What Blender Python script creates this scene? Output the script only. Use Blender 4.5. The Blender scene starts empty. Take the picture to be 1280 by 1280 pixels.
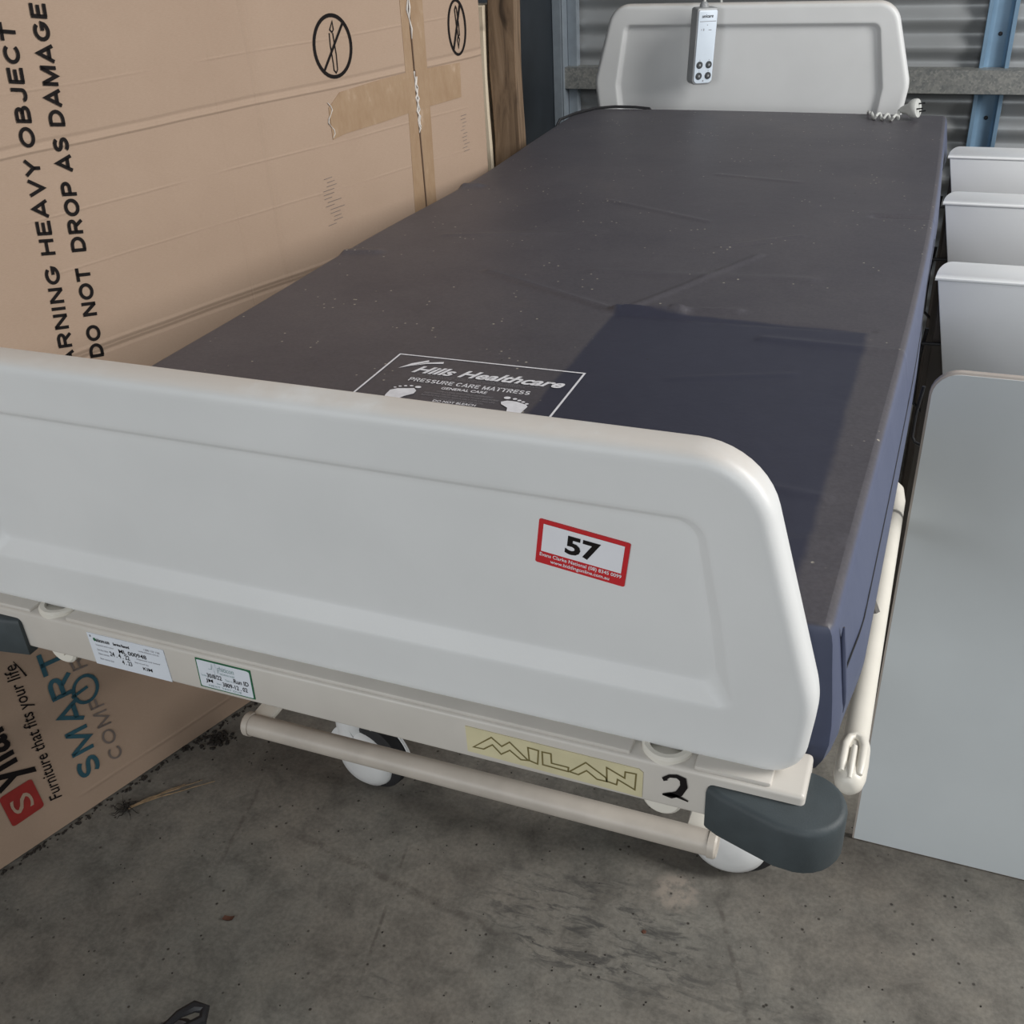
import bpy, bmesh, math, random
from mathutils import Vector, Matrix
random.seed(7)
S = bpy.context.scene
COL = S.collection

# ------------------------------------------------------------------ camera
cam = bpy.data.objects.new('camera', bpy.data.cameras.new('camera'))
COL.objects.link(cam)
cam.data.sensor_width = 36.0
cam.data.lens = 1312.89 / 1280 * 36.0
cam.data.clip_start = 0.02
_r = Vector((0.92809, 0.36905, -0.04950)); _d = Vector((0.15014, -0.49255, -0.85724)); _f = Vector((-0.34074, 0.78816, -0.51254))
cam.matrix_world = Matrix(((_r.x, -_d.x, -_f.x, 0.46317), (_r.y, -_d.y, -_f.y, -0.53260), (_r.z, -_d.z, -_f.z, 1.38978), (0, 0, 0, 1)))
S.camera = cam

# ------------------------------------------------------------------ world, light, exposure
W = bpy.data.worlds.new('world'); S.world = W; W.use_nodes = True
bgn = W.node_tree.nodes['Background']
bgn.inputs['Color'].default_value = (0.86, 0.93, 1.0, 1); bgn.inputs['Strength'].default_value = 0.06
def area(name, loc, target, sx, sy, power, color):
    l = bpy.data.lights.new(name, 'AREA'); l.shape = 'RECTANGLE'; l.size = sx; l.size_y = sy; l.energy = power; l.color = color
    o = bpy.data.objects.new(name, l); COL.objects.link(o); o.location = loc
    o.rotation_euler = (Vector(target) - Vector(loc)).to_track_quat('-Z', 'Z').to_euler()
    return o
# daylight coming in through the big roller door on the right of the shed
area('roller_door_daylight', (3.2, 0.85, 2.7), (0, 0.8, 1.0), 2.6, 0.9, 160, (1.0, 0.985, 0.96))
area('front_left_fill', (-1.5, -3.9, 1.7), (0, 0, 0.9), 2.4, 1.8, 62, (0.95, 0.98, 1.0))  # added fill for the footboard, no known door on this side
area('front_right_fill', (1.5, -3.7, 2.1), (0.3, 0, 0.9), 1.6, 1.6, 44, (0.97, 0.99, 1.0))  # added fill to lift the panel and cabinet fronts, not an actual door
S.view_settings.view_transform = 'Standard'; S.view_settings.look = 'None'; S.view_settings.gamma = 1.0
S.view_settings.use_curve_mapping = False
S.view_settings.exposure = 0.0

# ------------------------------------------------------------------ material helpers
def srgb(r, g, b):
    f = lambda c: (c / 255 / 12.92) if c / 255 <= 0.04045 else ((c / 255 + 0.055) / 1.055) ** 2.4
    return (f(r), f(g), f(b), 1)
class NT:
    def __init__(s, name, rough=0.5, metal=0.0, spec=0.5):
        s.m = bpy.data.materials.new(name); s.m.use_nodes = True
        s.t = s.m.node_tree; s.b = s.t.nodes['Principled BSDF']
        s.b.inputs['Roughness'].default_value = rough; s.b.inputs['Metallic'].default_value = metal
        s.b.inputs['Specular IOR Level'].default_value = spec
    def n(s, kind, **kw):
        x = s.t.nodes.new(kind)
        for k, v in kw.items(): setattr(x, k, v)
        return x
    def link(s, a, b): s.t.links.new(a, b)
    def val(s, sock, v):
        if hasattr(v, 'is_linked') or isinstance(v, bpy.types.NodeSocket): s.link(v, sock)
        else: sock.default_value = v
    def coord(s, scale=(1, 1, 1), rot=(0, 0, 0), loc=(0, 0, 0)):
        tc = s.n('ShaderNodeTexCoord'); mp = s.n('ShaderNodeMapping')
        mp.inputs['Scale'].default_value = scale; mp.inputs['Rotation'].default_value = rot; mp.inputs['Location'].default_value = loc
        s.link(tc.outputs['Object'], mp.inputs['Vector']); return mp.outputs[0]
    def noise(s, scale, detail=4, rough=0.5, co=None, dist=0.0):
        x = s.n('ShaderNodeTexNoise'); x.inputs['Scale'].default_value = scale; x.inputs['Detail'].default_value = detail
        x.inputs['Roughness'].default_value = rough; x.inputs['Distortion'].default_value = dist
        s.link(co if co else s.coord(), x.inputs['Vector']); return x.outputs['Fac']
    def ramp(s, fac, stops):
        x = s.n('ShaderNodeValToRGB'); s.link(fac, x.inputs[0]); e = x.color_ramp.elements
        while len(e) < len(stops): e.new(0.5)
        for i, (p, c) in enumerate(stops):
            e[i].position = p; e[i].color = c if len(c) == 4 else (*c, 1)
        return x.outputs[0]
    def mix(s, fac, a, b, mode='MIX'):
        x = s.n('ShaderNodeMix', data_type='RGBA', blend_type=mode)
        s.val(x.inputs[0], fac); s.val(x.inputs[6], a); s.val(x.inputs[7], b); return x.outputs[2]
    def math(s, op, a, b=0.0, c=None):
        x = s.n('ShaderNodeMath', operation=op); s.val(x.inputs[0], a); s.val(x.inputs[1], b)
        if c is not None: s.val(x.inputs[2], c)
        return x.outputs[0]
    def sep(s, co):
        x = s.n('ShaderNodeSeparateXYZ'); s.link(co, x.inputs[0]); return x.outputs
    def step(s, v, lo, hi):   # smooth map lo..hi -> 0..1
        x = s.n('ShaderNodeMapRange', interpolation_type='SMOOTHSTEP'); s.val(x.inputs[0], v)
        x.inputs[1].default_value = lo; x.inputs[2].default_value = hi; return x.outputs[0]
    def color(s, c): s.val(s.b.inputs['Base Color'], c)
    def bump(s, h, strength=0.3, dist=0.002):
        x = s.n('ShaderNodeBump'); x.inputs['Strength'].default_value = strength; x.inputs['Distance'].default_value = dist
        s.link(h, x.inputs['Height']); s.link(x.outputs[0], s.b.inputs['Normal'])
def plain(name, col, rough=0.5, metal=0.0, var=0.08, scale=30, bump=0.0, spec=0.5):
    k = NT(name, rough, metal, spec); f = k.noise(scale, 5)
    lo = tuple(c * (1 - var) for c in col[:3]) + (1,); hi = tuple(min(1, c * (1 + var)) for c in col[:3]) + (1,)
    k.color(k.ramp(f, [(0.3, lo), (0.7, hi)]))
    if bump: k.bump(k.noise(scale * 12, 2), bump, 0.001)
    return k.m

M = {}
def make_board():
    k = NT('moulded_off_white_plastic', 0.42)
    c = k.ramp(k.noise(9, 5), [(0.3, (0.65, 0.66, 0.66)), (0.7, (0.69, 0.70, 0.70))])
    gn = k.n('ShaderNodeNewGeometry'); nz = k.sep(gn.outputs['Normal'])[2]      # settled dust on upward edges
    dust = k.math('MULTIPLY', k.step(nz, 0.35, 0.95), k.step(k.noise(16, 5, 0.6), 0.1, 0.55))
    c = k.mix(k.math('MULTIPLY', dust, 0.7), c, (0.56, 0.505, 0.45, 1))
    k.color(c); k.bump(k.noise(320, 2), 0.08, 0.001); return k.m
M['board'] = make_board()
M['cream'] = plain('cream_painted_steel', (0.56, 0.53, 0.485), 0.38, var=0.05, scale=14)
M['tubecream'] = plain('worn_cream_tube', (0.50, 0.455, 0.40), 0.42, var=0.08, scale=25)
M['railwhite'] = plain('cream_plastic', (0.70, 0.67, 0.60), 0.4, var=0.03)
M['bumper'] = plain('slate_grey_rubber', (0.042, 0.054, 0.060), 0.6, var=0.10, scale=60, bump=0.15)
M['white'] = plain('white_plastic', (0.74, 0.75, 0.75), 0.4, var=0.03)
M['tyre'] = plain('black_rubber', (0.018, 0.018, 0.02), 0.7)
M['black'] = plain('black_plastic', (0.012, 0.012, 0.014), 0.45)
M['darksteel'] = plain('dark_chassis_steel', (0.10, 0.095, 0.09), 0.5)
M['chrome'] = plain('zinc_plated_steel', (0.55, 0.55, 0.55), 0.3, 1.0)
M['ink'] = plain('black_print', (0.011, 0.009, 0.009), 0.75, var=0.2, spec=0.12)
M['inkred'] = plain('red_print', (0.28, 0.022, 0.018), 0.6, var=0.15)
M['red'] = plain('red_sticker_print', (0.52, 0.016, 0.022), 0.4, var=0.04)
M['paper'] = plain('white_sticker_paper', (0.74, 0.75, 0.79), 0.45, var=0.02)
M['paperb'] = plain('pale_blue_label_paper', (0.66, 0.70, 0.76), 0.5, var=0.03)
M['green'] = plain('green_print', (0.01, 0.12, 0.05), 0.5)
M['greygreen'] = plain('faded_green_print', (0.25, 0.36, 0.36), 0.5)
M['teal'] = plain('teal_print', (0.022, 0.085, 0.115), 0.65, var=0.2)
M['tealfade'] = plain('worn_blue_grey_print', (0.16, 0.13, 0.115), 0.7, var=0.25)
M['yellow'] = plain('yellowed_sticker', (0.58, 0.53, 0.34), 0.4, var=0.08, scale=40)
M['olive'] = plain('olive_print', (0.16, 0.13, 0.045), 0.5)
M['greyprint'] = plain('grey_print', (0.22, 0.22, 0.24), 0.5)
M['whiteprint'] = plain('white_screen_print', (0.74, 0.74, 0.78), 0.6, var=0.1, scale=90)
M['handset'] = plain('grey_handset_plastic', (0.30, 0.31, 0.32), 0.4)
M['faceplate'] = plain('pale_blue_faceplate', (0.66, 0.74, 0.83), 0.35, var=0.02)
M['button'] = plain('charcoal_button', (0.04, 0.045, 0.05), 0.45)
M['cord'] = plain('off_white_cord', (0.55, 0.56, 0.54), 0.45)
M['laminate'] = plain('pale_grey_laminate', (0.655, 0.70, 0.72), 0.32, var=0.03, scale=6)
M['edgeband'] = plain('beige_edge_band', (0.46, 0.41, 0.37), 0.45, var=0.05)
M['cabside'] = plain('shaded_brown_cabinet_side', (0.055, 0.045, 0.038), 0.45, var=0.12)  # brownish side, with the shade beside the cabinets put into its dark colour
M['cabwhite'] = plain('white_laminate', (0.86, 0.875, 0.89), 0.35, var=0.02, scale=8)
M['clear'] = plain('crinkled_clear_plastic', (0.62, 0.58, 0.54), 0.22, var=0.25, scale=70)
M['dirt'] = plain('dark_dirt', (0.02, 0.016, 0.013), 0.9, var=0.4, scale=120)
M['straw'] = plain('dry_straw', (0.22, 0.15, 0.085), 0.8, var=0.3, scale=80)
M['shoegrey'] = plain('grey_shoe_mesh', (0.16, 0.165, 0.185), 0.8, var=0.1, scale=200, bump=0.3)
M['leafbrown'] = plain('brown_leaf', (0.09, 0.035, 0.02), 0.7)
M['ceil'] = plain('dull_roof_sheet', (0.30, 0.31, 0.32), 0.5)

def make_cardboard():
    k = NT('brown_corrugated_cardboard', 0.78, spec=0.25)
    co = k.coord(); f = k.noise(5, 6, 0.6, co); g = k.noise(160, 3, 0.6, k.coord((1, 1, 6)))
    c = k.ramp(f, [(0.25, (0.350, 0.252, 0.185)), (0.55, (0.385, 0.282, 0.210)), (0.8, (0.405, 0.300, 0.226))])
    c = k.mix(0.35, c, k.ramp(g, [(0.3, (0.33, 0.235, 0.17)), (0.7, (0.42, 0.31, 0.235))]))
    # scuffed dark marks
    sc = k.noise(26, 5, 0.75, k.coord((0.5, 0.5, 3)))
    c = k.mix(k.step(sc, 0.70, 0.78), c, (0.20, 0.13, 0.085, 1))
    k.color(c)
    x, y, z = k.sep(co)
    h = k.noise(3.0, 5, 0.6, co)
    wob = k.math('MULTIPLY', k.noise(2.2, 2, 0.5, co), 0.016); gate = k.step(k.noise(4, 2, 0.5, k.coord((1, 1, 0.2))), 0.42, 0.56)
    zz = k.math('ADD', z, wob)
    for zc, amp, wd in ((1.112, 0.5, 0.004), (1.121, -0.35, 0.006), (1.02, 0.16, 0.003), (0.94, 0.12, 0.003), (0.816, 0.5, 0.006), (0.804, -0.5, 0.006), (1.19, 0.15, 0.003), (0.05, 0.3, 0.006)):
        d = k.math('ABSOLUTE', k.math('SUBTRACT', zz, zc))
        h = k.math('ADD', h, k.math('MULTIPLY', k.math('SUBTRACT', 1.0, k.step(d, 0.0, wd)), amp if abs(amp) > 0.3 else k.math('MULTIPLY', gate, amp)))
    xx = k.math('ADD', x, k.math('MULTIPLY', k.noise(2.0, 2, 0.5, co), 0.02))
    for xc, amp, wd in ((0.796, 0.28, 0.004), (0.805, -0.2, 0.006), (0.72, 0.1, 0.003)):
        d = k.math('ABSOLUTE', k.math('SUBTRACT', xx, xc))
        h = k.math('ADD', h, k.math('MULTIPLY', k.math('SUBTRACT', 1.0, k.step(d, 0.0, wd)), amp))
    h = k.math('ADD', h, k.math('MULTIPLY', g, 0.05))
    k.bump(h, 0.55, 0.006)
    return k.m
M['card'] = make_cardboard()
def make_tape():
    k = NT('brown_packing_tape', 0.22)
    f = k.noise(40, 5, 0.7, k.coord((1, 1, 0.4)))
    k.color(k.ramp(f, [(0.3, (0.31, 0.205, 0.125)), (0.6, (0.36, 0.25, 0.16)), (0.74, (0.46, 0.34, 0.245))]))
    k.bump(k.noise(60, 4, 0.7, k.coord((2, 2, 0.5))), 0.5, 0.002)
    return k.m
M['tape'] = make_tape()

def make_concrete():
    k = NT('stained_concrete', 0.8, spec=0.3)
    co = k.coord()
    big = k.noise(2.2, 6, 0.6, co); mid = k.noise(14, 8, 0.68, co, 0.3); fine = k.noise(140, 3, 0.6, co)
    c = k.ramp(big, [(0.3, (0.130, 0.116, 0.100)), (0.5, (0.160, 0.150, 0.132)), (0.72, (0.152, 0.152, 0.138))])
    c = k.mix(0.75, c, k.ramp(mid, [(0.30, (0.24, 0.24, 0.24)), (0.5, (0.5, 0.5, 0.5)), (0.72, (0.70, 0.69, 0.67))]), 'OVERLAY')
    c = k.mix(0.22, c, k.ramp(fine, [(0.35, (0.2, 0.2, 0.2)), (0.65, (0.75, 0.75, 0.75))]), 'OVERLAY')
    x, y, z = k.sep(co)
    # long wheel scuff and grimy patches, with a shape of their own
    def seg(x0, y0, x1, y1, w):
        L = math.hypot(x1 - x0, y1 - y0); ux, uy = (x1 - x0) / L, (y1 - y0) / L
        dx = k.math('SUBTRACT', x, x0); dy = k.math('SUBTRACT', y, y0)
        t = k.math('ADD', k.math('MULTIPLY', dx, ux), k.math('MULTIPLY', dy, uy))
        d = k.math('ABSOLUTE', k.math('ADD', k.math('MULTIPLY', dx, -uy), k.math('MULTIPLY', dy, ux)))
        a = k.math('SUBTRACT', 1.0, k.step(d, w * 0.2, w))
        return k.math('MULTIPLY', a, k.math('MULTIPLY', k.step(t, 0, 0.06), k.math('SUBTRACT', 1.0, k.step(t, L - 0.06, L))))
    brk = k.step(k.noise(45, 5, 0.7, co), 0.38, 0.62)
    for a in ((-0.44, 0.49, 0.02, 0.415, 0.012), (-0.23, 0.56, -0.17, 0.25, 0.004), (-0.55, 0.60, -0.50, 0.35, 0.006), (0.28, 0.62, 0.42, 0.30, 0.006)):
        c = k.mix(k.math('MULTIPLY', k.math('MULTIPLY', seg(*a), brk), 0.7), c, (0.075, 0.066, 0.058, 1))
    def blob(x0, y0, rx, ry):
        ex = k.math('DIVIDE', k.math('SUBTRACT', x, x0), rx); ey = k.math('DIVIDE', k.math('SUBTRACT', y, y0), ry)
        r = k.math('ADD', k.math('MULTIPLY', ex, ex), k.math('MULTIPLY', ey, ey)); return k.math('SUBTRACT', 1.0, k.step(r, 0.1, 1.0))
    sm = k.noise(24, 6, 0.72, k.coord((0.8, 2.6, 1), (0, 0, 0.15)), 0.6)
    sm = k.step(sm, 0.47, 0.66)
    for b, s_ in (((0.12, 0.48, 0.26, 0.13), 0.9), ((0.09, 0.415, 0.14, 0.025), 0.8), ((-0.15, 0.27, 0.06, 0.03), 0.6), ((0.35, 0.42, 0.25, 0.10), 0.4)):
        c = k.mix(k.math('MULTIPLY', k.math('MULTIPLY', blob(*b), sm), s_), c, (0.058, 0.056, 0.053, 1))
    c = k.mix(k.math('MULTIPLY', blob(0.226, 0.585, 0.045, 0.045), k.step(k.noise(60, 4, 0.6, co), 0.35, 0.6)), c, (0.27, 0.235, 0.20, 1))
    # pits and specks
    v = k.n('ShaderNodeTexVoronoi'); v.inputs['Scale'].default_value = 42; k.link(co, v.inputs['Vector'])
    pit = k.math('SUBTRACT', 1.0, k.step(v.outputs['Distance'], 0.05, 0.14))
    gate = k.step(k.noise(9, 3, 0.5, co), 0.46, 0.56)
    pit = k.math('MULTIPLY', pit, gate)
    c = k.mix(pit, c, (0.04, 0.035, 0.03, 1))
    k.color(c)
    h = k.math('ADD', k.math('MULTIPLY', mid, 0.8), k.math('MULTIPLY', fine, 0.15))
    h = k.math('SUBTRACT', h, k.math('MULTIPLY', pit, 0.7))
    k.bump(h, 0.35, 0.004)
    return k.m
M['concrete'] = make_concrete()

def make_cover():
    k = NT('navy_vinyl_with_dust', 0.48, spec=0.4)
    co = k.coord(); x, y, z = k.sep(co)
    navy = k.mix(k.noise(40, 3), (0.024, 0.026, 0.046, 1), (0.033, 0.036, 0.060, 1))
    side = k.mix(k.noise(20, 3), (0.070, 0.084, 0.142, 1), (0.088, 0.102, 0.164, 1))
    dn = k.noise(7, 6, 0.65, co); df = k.noise(240, 3, 0.6, co)
    dust = k.ramp(dn, [(0.3, (0.064, 0.060, 0.071)), (0.6, (0.078, 0.073, 0.083)), (0.8, (0.090, 0.081, 0.087))])
    dust = k.mix(0.25, dust, k.ramp(df, [(0.35, (0.3, 0.3, 0.3)), (0.65, (0.7, 0.7, 0.7))]), 'OVERLAY')
    wx = k.math('ADD', x, k.math('MULTIPLY', k.math('SUBTRACT', k.noise(14, 3, 0.5, co), 0.5), 0.012))
    wy = k.math('ADD', y, k.math('MULTIPLY', k.math('SUBTRACT', k.noise(11, 3, 0.5, co), 0.5), 0.014))
    inx = k.math('MULTIPLY', k.step(wx, 0.072, 0.080), k.math('SUBTRACT', 1.0, k.step(wx, 0.392, 0.402)))
    iny = k.math('SUBTRACT', 1.0, k.step(wy, 0.752, 0.760))
    clean = k.math('MULTIPLY', inx, iny)
    c = k.mix(k.math('MULTIPLY', clean, 0.86), dust, navy)
    # pale crumbs
    v = k.n('ShaderNodeTexVoronoi'); v.inputs['Scale'].default_value = 75; k.link(co, v.inputs['Vector'])
    sp = k.math('MULTIPLY', k.math('SUBTRACT', 1.0, k.step(v.outputs['Distance'], 0.08, 0.15)), k.step(k.noise(17, 2, 0.5, co), 0.56, 0.59))
    c = k.mix(k.math('MULTIPLY', sp, k.math('SUBTRACT', 1.0, clean)), c, (0.36, 0.33, 0.28, 1))
    v2 = k.n('ShaderNodeTexVoronoi'); v2.inputs['Scale'].default_value = 22; k.link(co, v2.inputs['Vector'])
    sp2 = k.math('MULTIPLY', k.math('SUBTRACT', 1.0, k.step(v2.outputs['Distance'], 0.035, 0.06)), k.step(k.noise(6, 2, 0.5, co), 0.54, 0.56))
    c = k.mix(sp2, c, (0.02, 0.018, 0.018, 1))
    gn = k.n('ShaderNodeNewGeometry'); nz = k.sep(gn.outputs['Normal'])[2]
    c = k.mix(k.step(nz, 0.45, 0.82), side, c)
    k.color(c)
    k.bump(k.math('ADD', k.noise(10, 6, 0.6, co), k.math('MULTIPLY', df, 0.03)), 0.25, 0.004)
    return k.m
M['cover'] = make_cover()

def make_galv(name, a, b, metal=0.65, rough=0.42):
    k = NT(name, rough, metal)
    v = k.n('ShaderNodeTexVoronoi'); v.inputs['Scale'].default_value = 170; k.link(k.coord((1, 1, 1)), v.inputs['Vector'])
    f = k.math('ADD', k.math('MULTIPLY', v.outputs['Color'], 0.5), k.math('MULTIPLY', k.noise(40, 4), 0.5))
    k.color(k.ramp(f, [(0.25, a), (0.7, b)])); return k.m
M['galv'] = make_galv('spangled_galvanised_steel', (0.19, 0.20, 0.20), (0.34, 0.34, 0.32), 0.35, 0.5)
M['corr'] = plain('zincalume_sheet', (0.36, 0.375, 0.385), 0.42, 0.35, var=0.06, scale=5)
M['bluesteel'] = plain('blue_grey_steel', (0.20, 0.32, 0.45), 0.35, 0.2, var=0.12, scale=12)
M['darkwall'] = plain('dark_blue_steel_sheet', (0.014, 0.019, 0.025), 0.5, 0.0, var=0.3, scale=9)
M['cornersteel'] = plain('pale_steel_post', (0.26, 0.30, 0.34), 0.4, 0.2, var=0.08)

def make_wood(name, a, b, c_, sc=1.0):
    k = NT(name, 0.7, spec=0.25)
    w = k.noise(9 * sc, 6, 0.65, k.coord((5, 5, 0.6)), 1.2)
    kn = k.noise(6, 3, 0.5, k.coord((2.2, 1, 1.4)), 0.8)
    col = k.ramp(w, [(0.3, a), (0.52, b), (0.72, c_)])
    col = k.mix(k.step(kn, 0.6, 0.72), col, tuple(v * 0.45 for v in a[:3]) + (1,))
    k.color(col); k.bump(w, 0.3, 0.002); return k.m
M['wood'] = make_wood('weathered_brown_timber', (0.105, 0.07, 0.045), (0.20, 0.135, 0.085), (0.26, 0.185, 0.125))
M['pine'] = make_wood('pale_pine', (0.60, 0.50, 0.37), (0.68, 0.59, 0.45), (0.74, 0.65, 0.52))
M['wooddark'] = make_wood('dark_timber_edge', (0.05, 0.03, 0.018), (0.09, 0.055, 0.03), (0.13, 0.08, 0.05))

# ------------------------------------------------------------------ geometry helpers
class MB:
    def __init__(s): s.v = []; s.f = []
    def add(s, v, f):
        o = len(s.v); s.v += [tuple(p) for p in v]; s.f += [tuple(i + o for i in q) for q in f]; return s
    def box(s, x0, x1, y0, y1, z0, z1):
        return s.add([(x0, y0, z0), (x1, y0, z0), (x1, y1, z0), (x0, y1, z0), (x0, y0, z1), (x1, y0, z1), (x1, y1, z1), (x0, y1, z1)],
                     [(3, 2, 1, 0), (4, 5, 6, 7), (0, 1, 5, 4), (1, 2, 6, 5), (2, 3, 7, 6), (3, 0, 4, 7)])
    def loft(s, loops, cap0=True, cap1=True):
        n = len(loops[0]); v = [p for l in loops for p in l]; f = []
        for i in range(len(loops) - 1):
            for j in range(n):
                k = (j + 1) % n; f.append((i * n + j, i * n + k, (i + 1) * n + k, (i + 1) * n + j))
        if cap0: f.append(tuple(range(n))[::-1])
        if cap1: f.append(tuple((len(loops) - 1) * n + j for j in range(n)))
        return s.add(v, f)
    def tube(s, path, r, n=12, caps=True):
        P = [Vector(p) for p in path]; R = r if isinstance(r, (list, tuple)) else [r] * len(P)
        t0 = (P[1] - P[0]).normalized(); a = t0.orthogonal().normalized(); loops = []
        for i, p in enumerate(P):
            t = (P[min(i + 1, len(P) - 1)] - P[max(i - 1, 0)]).normalized()
            a = (a - t * a.dot(t)).normalized(); b = t.cross(a)
            loops.append([tuple(p + (a * math.cos(q) + b * math.sin(q)) * R[i]) for q in [2 * math.pi * j / n for j in range(n)]])
        return s.loft(loops, caps, caps)
    def lathe(s, prof, o, ax, n=28):     # prof: (radius, along)
        o = Vector(o); ax = Vector(ax).normalized(); a = ax.orthogonal().normalized(); b = ax.cross(a)
        return s.loft([[tuple(o + ax * h + (a * math.cos(q) + b * math.sin(q)) * r) for q in [2 * math.pi * j / n for j in range(n)]] for r, h in prof])
    def grid(s, rows):
        n = len(rows[0]); v = [p for r in rows for p in r]
        return s.add(v, [(i * n + j, i * n + j + 1, (i + 1) * n + j + 1, (i + 1) * n + j) for i in range(len(rows) - 1) for j in range(n - 1)])
    def build(s, name, mat, parent=None, smooth=False, bevel=0.0, seg=2, fix=True):
        me = bpy.data.meshes.new(name); me.from_pydata(s.v, [], s.f)
        if fix or bevel:
            bm = bmesh.new(); bm.from_mesh(me)
            if fix: bmesh.ops.recalc_face_normals(bm, faces=bm.faces)
            if bevel:
                es = [e for e in bm.edges if len(e.link_faces) == 2 and e.calc_face_angle(0) > 0.5]
                bmesh.ops.bevel(bm, geom=es, offset=bevel, segments=seg, affect='EDGES', profile=0.5, clamp_overlap=True)
            bm.to_mesh(me); bm.free()
        me.materials.append(M[mat])
        if smooth or bevel:
            me.polygons.foreach_set('use_smooth', [True] * len(me.polygons))
            try: me.set_sharp_from_angle(angle=math.radians(38))
            except Exception: pass
        o = bpy.data.objects.new(name, me); COL.objects.link(o)
        if parent: o.parent = parent; o.matrix_parent_inverse = parent_inv(parent)
        return o
def world_mat(o):
    m = Matrix.Translation(o.location) @ o.rotation_euler.to_matrix().to_4x4()
    if o.parent: m = world_mat(o.parent) @ o.matrix_parent_inverse @ m
    return m
def parent_inv(p): return world_mat(p).inverted()
def tag(o, label, cat, group=None):
    o['label'] = label; o['category'] = cat
    if group: o['group'] = group
    return o
def struct(o): o['kind'] = 'structure'; return o
def thing(name, label, cat, loc=(0, 0, 0), group=None):
    o = bpy.data.objects.new(name, None); COL.objects.link(o); o.location = loc; o.empty_display_size = 0.05
    return tag(o, label, cat, group)

def rpoly(corners, off=0.0, n=10):     # rounded polygon (counter-clockwise), offset inward by off
    m = len(corners); P = [Vector((c[0], c[1])) for c in corners]; out = []
    lines = []
    for i in range(m):
        a, b = P[i], P[(i + 1) % m]; d = (b - a).normalized(); nrm = Vector((-d.y, d.x)); lines.append((a + nrm * off, d))
    def inter(l1, l2):
        (p, d), (q, e) = l1, l2; den = d.x * e.y - d.y * e.x
        t = ((q.x - p.x) * e.y - (q.y - p.y) * e.x) / den; return p + d * t
    for i in range(m):
        l0, l1 = lines[i - 1], lines[i]; c = inter(l0, l1); r = max(corners[i][2] - off, 0.0015)
        cosang = max(-1, min(1, l0[1].dot(l1[1]))); turn = math.acos(cosang); t = r * math.tan(turn / 2)
        s0 = c - l0[1] * t; cen = s0 + Vector((-l0[1].y, l0[1].x)) * r
        a0 = math.atan2(s0.y - cen.y, s0.x - cen.x)
        for k in range(n + 1):
            a = a0 + turn * k / n; out.append((cen.x + r * math.cos(a), cen.y + r * math.sin(a)))
    return out

class Plane:    # flat print surface: 3-D point = O + u*U + v*V, lifted along N
    def __init__(s, O, U, V): s.O = Vector(O); s.U = Vector(U); s.V = Vector(V); s.N = s.U.cross(s.V).normalized()
    def p(s, u, v, h=0.0): return tuple(s.O + s.U * u + s.V * v + s.N * h)
def strokes(pl, lines, w, h):
    mb = MB()
    for pts in lines:
        P = [Vector(q) for q in pts]; L = []; R = []; n = len(P); closed = (P[0] - P[-1]).length < 1e-6 and n > 2
        for i in range(n):
            if closed: a, b = P[(i - 1) % (n - 1)], P[(i + 1) % (n - 1)]
            else: a, b = P[max(i - 1, 0)], P[min(i + 1, n - 1)]
            d1 = (P[i] - a).normalized() if (P[i] - a).length > 1e-9 else (b - P[i]).normalized()
            d2 = (b - P[i]).normalized() if (b - P[i]).length > 1e-9 else d1
            nn = Vector((-(d1 + d2).y, (d1 + d2).x))
            nn = nn.normalized() if nn.length > 1e-6 else Vector((-d1.y, d1.x))
            k = 1 / max(0.45, nn.dot(Vector((-d1.y, d1.x)))); ww = (w[i] if isinstance(w, (list, tuple)) else w) / 2
            L.append(P[i] + nn * k * ww); R.append(P[i] - nn * k * ww)
        mb.grid([[pl.p(q.x, q.y, h) for q in L], [pl.p(q.x, q.y, h) for q in R]])
    return mb
def polys(pl, plist, h):
    mb = MB()
    for q in plist: mb.add([pl.p(u, v, h) for u, v in q], [tuple(range(len(q)))])
    return mb
def ell(cx, cy, rx, ry, n=18, rot=0):
    return [(cx + rx * math.cos(a) * math.cos(rot) - ry * math.sin(a) * math.sin(rot), cy + rx * math.cos(a) * math.sin(rot) + ry * math.sin(a) * math.cos(rot)) for a in [2 * math.pi * i / n for i in range(n)]]
def text_geo(s, bold=0.0, shear=0.0, space=1.0):
    cu = bpy.data.curves.new('t', 'FONT'); cu.body = s; cu.size = 1.0; cu.offset = bold; cu.shear = shear; cu.space_character = space
    cu.resolution_u = 3
    o = bpy.data.objects.new('t', cu); COL.objects.link(o)
    me = o.to_mesh(); v = [tuple(q.co) for q in me.vertices]; f = [tuple(q.vertices) for q in me.polygons]
    o.to_mesh_clear(); bpy.data.objects.remove(o); bpy.data.curves.remove(cu)
    return v, f
def text(pl, items, h):
    # items: (string, u0, v0, (du,dv) direction*width, (eu,ev) up*height, bold, shear); box mapped to the string's bounding box
    mb = MB()
    for it in items:
        s, u0, v0, D, Uv = it[:5]; bold = it[5] if len(it) > 5 else 0.0; sh = it[6] if len(it) > 6 else 0.0; sp = it[7] if len(it) > 7 else 1.0
        v, f = text_geo(s, bold, sh, sp)
        xs = [q[0] for q in v]; ys = [q[1] for q in v]; x0, x1, y0, y1 = min(xs), max(xs), min(ys), max(ys)
        out = []
        for q in v:
            a = (q[0] - x0) / (x1 - x0); b = (q[1] - y0) / (y1 - y0)
            out.append(pl.p(u0 + D[0] * a + Uv[0] * b, v0 + D[1] * a + Uv[1] * b, h))
        mb.add(out, f)
    return mb

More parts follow.
